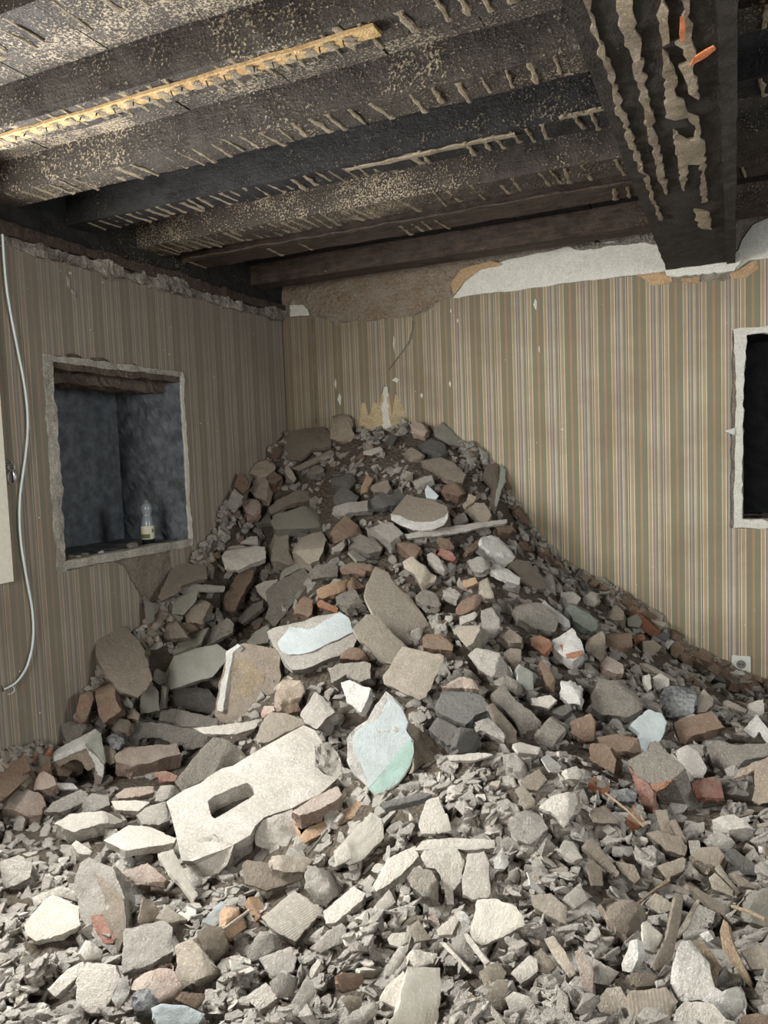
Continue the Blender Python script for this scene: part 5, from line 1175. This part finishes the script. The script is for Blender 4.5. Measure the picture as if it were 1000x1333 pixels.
# hollow gutter-shaped block, lower left
ob, P, n = traced('hollow_block', 'F', 'ta,gl', -8, 12, .17, .15, '125,402 250,345 375,292 452,378 447,440 440,468 408,466 412,395 380,412 352,372 322,362 270,385 235,428 180,425 130,416', relief=.004, shrink=0)
tag(ob, 'hollow white painted block with an open underside, lying by the left wall at lower left', 'block')
LANDMARKS.append((P, 'hollow white painted block at lower left', ob))
mark(pts_of('F', '120,400 410,230 460,380 440,470 230,440'))
traced('white_top', 'F', 'wh,gl', -25, 62, .02, 0, '118,400 150,366 290,292 412,229 440,250 378,290 250,345 126,404', parent=ob, base=at_px_on(P, n, 'F', 330, 312)+Vector((0, .02, .004)), relief=.002)
traced('white_end', 'F', 'gl,gl', 50, 25, .02, 0, '378,290 412,231 440,252 462,372 450,385 424,345', parent=ob, base=at_px_on(P, n, 'F', 420, 310)+Vector((0, .01, 0)), relief=.002)
traced('white_rim', 'F', 'wh', -8, 12, .008, 0, '128,398 250,342 376,288 452,374 446,440 424,430 416,388 374,312 260,362 140,410', parent=ob, base=P+n*.006, relief=.002)
# block with an arched recess
ob, P, n = traced('hollow_block', 'F', 'pr,ta', -5, 12, .16, .12, '540,305 546,215 600,198 720,208 780,225 870,235 905,270 880,310 800,320 790,300 745,306 735,285 700,270 620,268 602,280 600,305', relief=.006, shrink=0)
tag(ob, 'grey block with an arched recess, behind the large orange brick at left', 'block')
# open box-like block; a dark slab stands in for the shade inside
root = bpy.data.objects.new('flue_block', None); COL.objects.link(root)
bp = hit(830/3.3333, 880+120/3.3333)
root.location = bp
tag(root, 'box-like block open to the front with a black inside, beside the upright yellowish block', 'block')
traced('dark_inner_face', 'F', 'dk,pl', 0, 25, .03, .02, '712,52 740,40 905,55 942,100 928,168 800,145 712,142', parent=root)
traced('pale_left_rim', 'F', 'pl,wh', -20, 30, .05, .06, '692,152 702,40 722,48 714,140', parent=root)
traced('front_ledge', 'F', 'pr,ta', 0, 45, .07, .12, '692,200 692,150 760,142 800,150 950,185 990,215 900,222 770,216', parent=root)
# thin sticks
for lab, crop, a, b, r_, mt in [
    ('thin straight twig-like lath in front of the big corner chunk of masonry', 'I', (310, 556), (472, 700), .004, 'wo'),
    ('thin dark rod in the gap below the big concrete block', 'K', (545, 105), (630, 0), .004, 'dk'),
    ('thin pale splinter at the right edge, leaning into the hollow', 'M', (845, 335), (985, 395), .005, 'wo'),
    ('thin dark splinter between the bottom fragments, left of the square ridged plate', 'K', (185, 435), (305, 345), .005, 'tl')]:
    ox, oy, k = CROP[crop]; pa = hit(ox+a[0]/k, oy+a[1]/k); pb = hit(ox+b[0]/k, oy+b[1]/k)
    up = Vector((0, -.07, .07)); pm = (pa+pb)/2+up+Vector((.004, 0, .003))
    tag(tube('wooden_stick', [tuple(pa+up), tuple(pm), tuple(pb+up)], r_, mt), lab, 'wood')
# pebbles and plaster bits on the sill of the left niche
rr = random.Random(5)
for x, y, s, lab in [(95, 717, .028, 'rounded grey pebble at the left end of the left niche sill'), (105, 719, .018, 'small bright flake beside the pebble on the left niche sill'),
                     (114, 713, .026, 'brownish stone third from the left on the left niche sill'), (135, 713, .02, 'thin white flake in the middle of the left niche sill'),
                     (176, 704, .04, 'torn grey plaster bit next to the bottle in the left niche')]:
    q = at_left(x, y, XL-.035)
    bm = bmesh.new(); bmesh.ops.create_icosphere(bm, subdivisions=2, radius=1)
    for v in bm.verts:
        v.co = Vector((v.co.x*s*.6, v.co.y*s, v.co.z*s*.45))*(1+.35*noise.noise(v.co*1.7+Vector((x, 0, 0))))
    me = bpy.data.meshes.new('pebble'); bm.to_mesh(me); bm.free()
    tag(link('stone', me, ['wh' if 'white' in lab or 'bright' in lab else 'pg'], loc=(XL-.055, q.y, NZ0+s*.36)), lab, 'stone')
# ------------------------------------------------------------------ loose fragments
def tmpl(kind, seed):
    """one broken piece, longest side about 1, lying in its own xy plane"""
    rr = random.Random(seed); bm = bmesh.new()
    if kind in ('shard', 'plate'):
        n = rr.choice((4, 5, 5, 6, 7)); asp = rr.uniform(.4, .9); t = rr.uniform(.10, .26) if kind == 'shard' else rr.uniform(.06, .14)
        an = sorted(rr.uniform(-.28, .28)+i for i in range(n)); ring = []
        for a in an:
            a = a*2*math.pi/n; r = rr.uniform(.38, .54)
            ring.append(Vector((math.cos(a)*r, math.sin(a)*r*asp, 0)))
        rot = rr.uniform(0, 6.3)
        top = [bm.verts.new((p.x*.93, p.y*.93, t/2+rr.uniform(-.02, .02))) for p in ring]
        mid = [bm.verts.new((p.x+rr.uniform(-.03, .03), p.y+rr.uniform(-.03, .03), rr.uniform(.1, .4)*t)) for p in ring]
        bot = [bm.verts.new((p.x*rr.uniform(.78, 1.0), p.y*rr.uniform(.78, 1.0), -t/2)) for p in ring]
        bm.faces.new(top); bm.faces.new(bot[::-1])
        for a, b in ((top, mid), (mid, bot)):
            for i in range(n): bm.faces.new((a[i], b[i], b[(i+1) % n], a[(i+1) % n]))
    elif kind == 'brick':
        L, w_, h_ = .5, rr.uniform(.22, .3), rr.uniform(.13, .2)
        vs = []
        for sx in (-1, 1):
            for sy in (-1, 1):
                for sz in (-1, 1):
                    x = sx*L if sx < 0 else sx*L*rr.uniform(.55, 1)
                    for d in ((.03, 0, 0), (0, .03, 0), (0, 0, .03)):
                        vs.append(bm.verts.new((x-sx*d[0], sy*w_-sy*d[1], sz*h_-sz*d[2])))
        for _ in range(3): vs.append(bm.verts.new((rr.uniform(.4, .56), rr.uniform(-.2, .2), rr.uniform(-.1, .1))))
        bmesh.ops.convex_hull(bm, input=bm.verts)
    else:
        asp = (1, rr.uniform(.55, .9), rr.uniform(.35, .7))
        for _ in range(15):
            v = Vector([rr.gauss(0, 1) for _ in range(3)]).normalized()
            m_ = max(abs(v.x), abs(v.y), abs(v.z)); v = v.lerp(v/m_, .55)*rr.uniform(.38, .5)
            bm.verts.new((v.x*asp[0], v.y*asp[1], v.z*asp[2]))
        r = bmesh.ops.convex_hull(bm, input=bm.verts)
        bmesh.ops.delete(bm, geom=[v for v in bm.verts if not v.link_faces], context='VERTS')
    bmesh.ops.recalc_face_normals(bm, faces=bm.faces)
    return bm
def fine(bm, seed, amp=.022):
    """rough version for the larger pieces"""
    bmesh.ops.triangulate(bm, faces=bm.faces)
    for _ in range(2):
        es = [e for e in bm.edges if e.calc_length() > .16]
        bmesh.ops.subdivide_edges(bm, edges=es, cuts=1)
        bmesh.ops.triangulate(bm, faces=[f for f in bm.faces if len(f.verts) > 3])
    bm.normal_update(); off = Vector((seed*3.1, 0, 0))
    for v in bm.verts: v.co += v.normal*(noise.noise(v.co*4+off)*amp*.9+noise.noise(v.co*15+off)*amp*1.1)
    for f in bm.faces: f.smooth = True
KIND = ['shard', 'plate', 'chunk', 'brick']
T = {}
for ki, k in enumerate(KIND):
    T[k] = []
    for s in range(14):
        bm = tmpl(k, 1000*ki+s); lo = bpy.data.meshes.new(k); bm.to_mesh(lo)
        V_ = np.array([v.co[:] for v in bm.verts]); F_ = [[v.index for v in f.verts] for f in bm.faces]
        bm.verts.ensure_lookup_table()
        fine(bm, s, .010 if k != 'chunk' else .015); hi = bpy.data.meshes.new(k); bm.to_mesh(hi); bm.free(); hi.set_sharp_from_angle(angle=math.radians(20))
        T[k].append((lo, hi, V_, F_))
MC = {}
def tm(k, s, hi, mat):
    key = (k, s, hi, mat)
    if key not in MC:
        me = T[k][s][1 if hi else 0].copy(); me.materials.clear(); me.materials.append(MATS[mat]); MC[key] = me
    return MC[key]
Hc = Hh-.05                       # current top of what lies there
def settle(x, y, Rm, V_, soft=.55):
    """height at which a piece with rotation Rm comes to rest on what is already there"""
    W_ = V_@Rm.T
    ix = ((x+W_[:, 0]-X0)/GS).astype(int).clip(0, nx-1); iy = ((y+W_[:, 1]-Y0)/GS).astype(int).clip(0, ny-1)
    gap_ = Hc[ix, iy]-W_[:, 2]
    return float(np.quantile(gap_, soft)), W_
def press(x, y, z, W_):
    a0 = W_[:, 0].min(); a1 = W_[:, 0].max(); b0 = W_[:, 1].min(); b1 = W_[:, 1].max()
    i0, i1 = int((x+a0*.7-X0)/GS), int((x+a1*.7-X0)/GS)+1; j0, j1 = int((y+b0*.7-Y0)/GS), int((y+b1*.7-Y0)/GS)+1
    i0, j0 = max(i0, 0), max(j0, 0)
    if i1 <= i0 or j1 <= j0: return
    # plane through the upper side of the piece
    up = W_[W_[:, 2] > np.median(W_[:, 2])]
    zt = z+float(up[:, 2].mean())
    sub = Hc[i0:i1, j0:j1]; np.maximum(sub, zt, out=sub)
def orient(x, y, wild, rr):
    n = hnorm(x, y); q = Vector((0, 0, 1)).rotation_difference(n)
    e = Matrix.Rotation(rr.uniform(0, 6.283), 3, 'Z')
    ax = Vector((rr.gauss(0, 1), rr.gauss(0, 1), 0)).normalized()
    tilt = Matrix.Rotation(abs(rr.gauss(0, wild)), 3, ax)
    return q.to_matrix()@tilt@e
def zone(px, py):
    """mixture of materials seen in each part of the heap"""
    if py < 700: return 'top'
    if py < 930 and px < 700: return 'mid' if px > 230 else 'leftmid'
    if px > 660 and py < 960: return 'right'
    if px > 780 and py < 1150: return 'rightlow'
    if px > 560 and py >= 960: return 'mound' if (px < 760 or py > 1230) else 'shade'
    if py > 960 and px > 420: return 'mound'
    return 'front'
MIX = {'top': [('ta', 7), ('bk', 1.8), ('pg', 3), ('dk', 1), ('tl', 2), ('cr', .5), ('pr', .6)],
       'mid': [('ta', 5), ('bk', 3), ('pg', 3), ('br', .35), ('pr', 1.5), ('tl', 2), ('dk', .7), ('gg', .6)],
       'leftmid': [('ta', 4), ('bk', 3), ('pg', 3), ('br', 1), ('tl', 2), ('pl', 1)],
       'right': [('ta', 7), ('bk', 1.4), ('pg', 3), ('tl', 3), ('pl', .8), ('br', .12), ('dk', 1)],
       'rightlow': [('tl', 4), ('ta', 4), ('pl', 3), ('pg', 3), ('br', .4), ('dk', .6), ('wh', .4)],
       'shade': [('tl', 5), ('ta', 3), ('pl', 5), ('pg', 1), ('bk', .3)],
       'mound': [('pl', 8), ('tl', 2), ('pr', 3), ('pg', .7), ('pk', .4), ('wh', .4), ('ta', .6), ('pc', 1)],
       'front': [('pl', 8), ('pr', 5), ('tl', 1.2), ('pk', 1), ('bt', .15), ('br', .2), ('wh', .8), ('pg', .8), ('bw', .15), ('pc', 1)]}
def pick(mix, rr):
    t = rr.uniform(0, sum(w for _, w in mix))
    for m, w in mix:
        t -= w
        if t <= 0: return m
    return mix[-1][0]
def kindfor(mt, z, rr):
    if mt in ('br', 'bk', 'bt', 'rd'): return 'brick' if rr.random() < .45 else 'chunk'
    if mt in ('dk', 'cr', 'dc'): return 'chunk'
    if z in ('mound', 'shade', 'rightlow', 'front'): return 'shard' if rr.random() < .55 else ('plate' if rr.random() < .6 else 'chunk')
    return 'chunk' if rr.random() < .55 else 'shard'
# ---- a bed of small debris nobody could count
def covered(px, py, rad=0):
    if 0 <= py < 1500 and 0 <= px < 1100 and MASK[int(py), int(px)]: return True
    for dx, dy in ((rad, 0), (-rad, 0), (0, rad), (0, -rad)):
        x, y = int(px+dx), int(py+dy)
        if 0 <= y < 1500 and 0 <= x < 1100 and MASK[y, x]: return True
    return False
rs = random.Random(21)
acc = {}
def put(k, s, mt, x, y, z, Rm, sc):
    V_, F_ = T[k][s][2], T[k][s][3]
    W_ = (V_*sc)@np.array(Rm).T+np.array((x, y, z))
    a = acc.setdefault(mt, [[], [], 0])
    a[0].append(W_); b = a[2]; a[1] += [[b+i for i in f] for f in F_]; a[2] += len(V_)
def bed(n, smin, smax, lift, cap, frame):
    done = 0
    for _ in range(n):
        if frame is True:
            px, py = rs.uniform(-60, 1060), rs.uniform(545, 1420)
            p = hit(px, py)
            if p.y > -.01 or p.x > 2.5: continue
            x, y = p.x, p.y
        else:
            x, y = rs.uniform(XL+.04, 2.5), rs.uniform(-3.9, -.03)
            if frame == 'beside':      # the same rubble goes on outside the picture
                q_ = to_px((x, y, hgt(x, y)))
                if q_[2] > .1 and -40 < q_[0] < 1040 and q_[1] < 1370: continue
        px, py, d = to_px((x, y, hgt(x, y)))
        z_ = zone(px, py); mt = pick(MIX[z_], rs); k = kindfor(mt, z_, rs); s = rs.randrange(14)
        sc = rs.uniform(smin, smax)*(1.0 if z_ != 'top' else .9)
        if mt in ('br', 'bt', 'bk', 'rd'): sc = min(sc, .07)
        Rm = np.array(orient(x, y, .55, rs))
        if x-sc*.5 < XL: x = XL+sc*.5
        if y+sc*.5 > 0: y = -sc*.5
        z, W_ = settle(x, y, Rm*sc, T[k][s][2], .5)
        if z > hgt(x, y)+cap: continue
        put(k, s, mt, x, y, z, Rm, sc); press(x, y, z, W_)
        done += 1
    return done


d1 = bed(4500, .06, .12, 0, .0, True)
d2 = bed(1500, .06, .14, 0, .0, False)
d3 = bed(5000, .05, .13, 0, .035, 'beside')
# ---- fragments that can be told apart, each one an object
WORD = {'pl': 'pale grey plaster', 'pr': 'rough pale mortar', 'pc': 'clean pale plaster', 'pg': 'grey plaster', 'gg': 'grey-green painted plaster', 'ta': 'dusty brown plaster', 'tl': 'tan plaster',
        'wh': 'white plaster', 'bw': 'bluish white painted plaster', 'br': 'orange brick', 'bk': 'brown brick', 'rd': 'red brick', 'bt': 'light orange brick', 'pk': 'pinkish mortar', 'cr': 'cream stone',
        'dk': 'dark grey stone', 'dc': 'clinker'}
SHAPE = {'shard': 'shard', 'plate': 'thin flat piece', 'chunk': 'lump', 'brick': 'oblong fragment'}
NAME = {'brick': 'brick_fragment', 'shard': 'plaster_shard', 'plate': 'plaster_flake', 'chunk': 'rubble_lump'}
cnt = {}
STOP = ('with', 'of', 'a', 'an', 'the', 'and', 'in', 'at', 'under', 'left', 'right', 'on', 'to', 'by', 'near', 'from', 'its', 'below', 'above', 'beside', 'between', 'behind', 'lower', 'upper', 'big', 'large', 'pale', 'three', 'two', 'above,')
USED = set()
def near_label(p, head):
    """which of the pieces described above it lies next to, and on which side"""
    a_ = to_px(p)
    for best in sorted(LANDMARKS, key=lambda l: (l[0]-p).length_squared)[:7]:
        w_ = best[1].split(',')[0].split()[:8]
        while w_[-1] in STOP: w_.pop()
        b_ = to_px(best[0]); dx, dy = a_[0]-b_[0], a_[1]-b_[1]
        far = '' if dx*dx+dy*dy < 45**2 else 'farther '
        d_ = far+(('right of' if dx > 0 else 'left of') if abs(dx) > abs(dy) else ('in front of' if dy > 0 else 'behind'))
        lab = ' '.join(f"{head} {d_} {' '.join(w_)}".split()[:16])
        if lab not in USED:
            USED.add(lab); return lab
    return None
PLACE = {'top': 'at the top of the heap', 'mid': 'in the middle of the heap', 'leftmid': 'on the left flank of the heap', 'right': 'on the right slope', 'rightlow': 'at the foot of the right slope',
         'shade': 'in the hollow at lower right', 'mound': 'on the low front mound', 'front': 'in the left foreground'}
def scatter(n, smin, smax, cap, soft, lo_px):
    for _ in range(n):
        px, py = rs.uniform(-20, 1020), rs.uniform(540, 1380)
        p = hit(px, py)
        if p.y > -.012 or p.x > 2.4: continue
        x, y = p.x, p.y
        z_ = zone(px, py); mt = pick(MIX[z_], rs); k = kindfor(mt, z_, rs); s = rs.randrange(14)
        sc = smin+(smax-smin)*rs.random()**1.6
        dist = p.y-EYE.y
        if z_ in ('mid', 'leftmid', 'right') : sc *= 1.1
        if k == 'brick': sc = min(sc*1.4, .2 if z_ in ('mid', 'top', 'right', 'leftmid') else .09)
        rad = sc*FPX/dist*.42
        st_ = np.array((1., 1., 1.))
        if k in ('shard', 'plate') and z_ in ('right', 'rightlow', 'shade', 'mound') and rs.random() < (.75 if z_ == 'right' else .35): st_ = np.array((1.5, .5, .8))
        if covered(px, py-rad*.3, rad): continue
        nm = NAME[k]
        big = cnt.get(nm, 0) < 300 and sc*FPX/dist >= lo_px
        Rm = np.array(orient(x, y, .5 if k != 'brick' else .35, rs))*st_
        if x-sc*.5 < XL: x = XL+sc*.5
        if y+sc*.5 > 0: y = -sc*.5
        z, W_ = settle(x, y, Rm*sc, T[k][s][2], soft)
        if z > hgt(x, y)+cap: continue
        press(x, y, z, W_)
        label = None
        if big:
            up_ = abs(float(Rm[2][2]))
            pose = ' on edge' if up_ < .45 and k != 'chunk' else ''
            sh_ = {'shard': 'shard', 'plate': 'flake', 'chunk': 'lump', 'brick': 'oblong piece'}[k]
            szw = 'small' if sc < .06 else ('medium' if sc < .10 else 'large')
            head = f"{szw} {WORD[mt]} {sh_}{pose}".replace('grey-green painted', 'grey-green').replace('bluish white painted', 'bluish white')
            label = near_label(Vector((x, y, z)), head)
        if label is None:
            put(k, s, mt, x, y, z, Rm, sc); continue
        cnt[nm] = cnt.get(nm, 0)+1
        o = bpy.data.objects.new(nm, tm(k, s, sc > .05, mt)); COL.objects.link(o)
        Mx = Matrix(Rm.tolist()).to_4x4()@Matrix.Diagonal((sc, sc, sc, 1)); Mx.translation = (x, y, z); o.matrix_world = Mx
        tag(o, label, 'brick piece' if k == 'brick' else ('plaster piece' if k != 'chunk' else 'rubble piece'),
            f"loose {'brick pieces' if k == 'brick' else sh_+'s'} {PLACE[z_]}")
scatter(1100, .09, .14, .06, .55, 8)
scatter(4500, .06, .10, .07, .58, 10)
scatter(6500, .042, .075, .08, .6, 10)
# chips too small to pick apart
def chips(n, smin, smax, cap):
    for _ in range(n):
        px, py = rs.uniform(-20, 1020), rs.uniform(540, 1370)
        p = hit(px, py)
        if p.y > -.01 or p.x > 2.4: continue
        x, y = p.x, p.y; z_ = zone(px, py); mt = pick(MIX[z_], rs); k = 'shard' if rs.random() < .5 else 'chunk'; s = rs.randrange(14)
        if z_ in ('mound', 'shade', 'rightlow') and rs.random() < .8: continue
        sc = rs.uniform(smin, smax); Rm = np.array(orient(x, y, .7, rs))
        z, W_ = settle(x, y, Rm*sc, T[k][s][2], .35)
        if z > hgt(x, y)+cap: continue
        put(k, s, mt, x, y, z, Rm, sc); press(x, y, z, W_)
chips(2600, .016, .034, .05)
vs = []; fs = []; mi = []; off = 0; keys = list(acc)
for i, k in enumerate(keys):
    a = acc[k]; vs.append(np.concatenate(a[0])); fs += [[off+j for j in f] for f in a[1]]; mi += [i]*len(a[1]); off += a[2]
me = bpy.data.meshes.new('small_debris'); me.from_pydata(np.concatenate(vs), [], fs); me.polygons.foreach_set('material_index', mi)
sd = link('small_debris', me, keys); tag(sd, 'small chips and fragments of plaster, mortar and brick filling the gaps of the rubble heap', 'debris', kind='stuff')
# dust and fines under it all, coloured dark for the shade in the gaps
st = 3; Xs, Ys, Zs = GX[::st, ::st], GY[::st, ::st], Hh[::st, ::st]-.045
a_, b_ = Xs.shape; vv = np.stack([Xs.ravel(), Ys.ravel(), Zs.ravel()], 1)
for v in vv: v[2] += noise.noise(Vector(v)*9)*.02+noise.noise(Vector(v)*25)*.012
ff = [[i*b_+j, (i+1)*b_+j, (i+1)*b_+j+1, i*b_+j+1] for i in range(a_-1) for j in range(b_-1)]
me = bpy.data.meshes.new('rubble_fines'); me.from_pydata(vv.tolist(), [], ff)
for p in me.polygons: p.use_smooth = True
tag(link('rubble_fines', me, ['bed']), 'brown dust and fine debris forming the body of the rubble heap', 'debris', kind='stuff')
print('INDIVIDUAL', cnt, 'bed', d1, d2, 'tris stuff', len(fs))
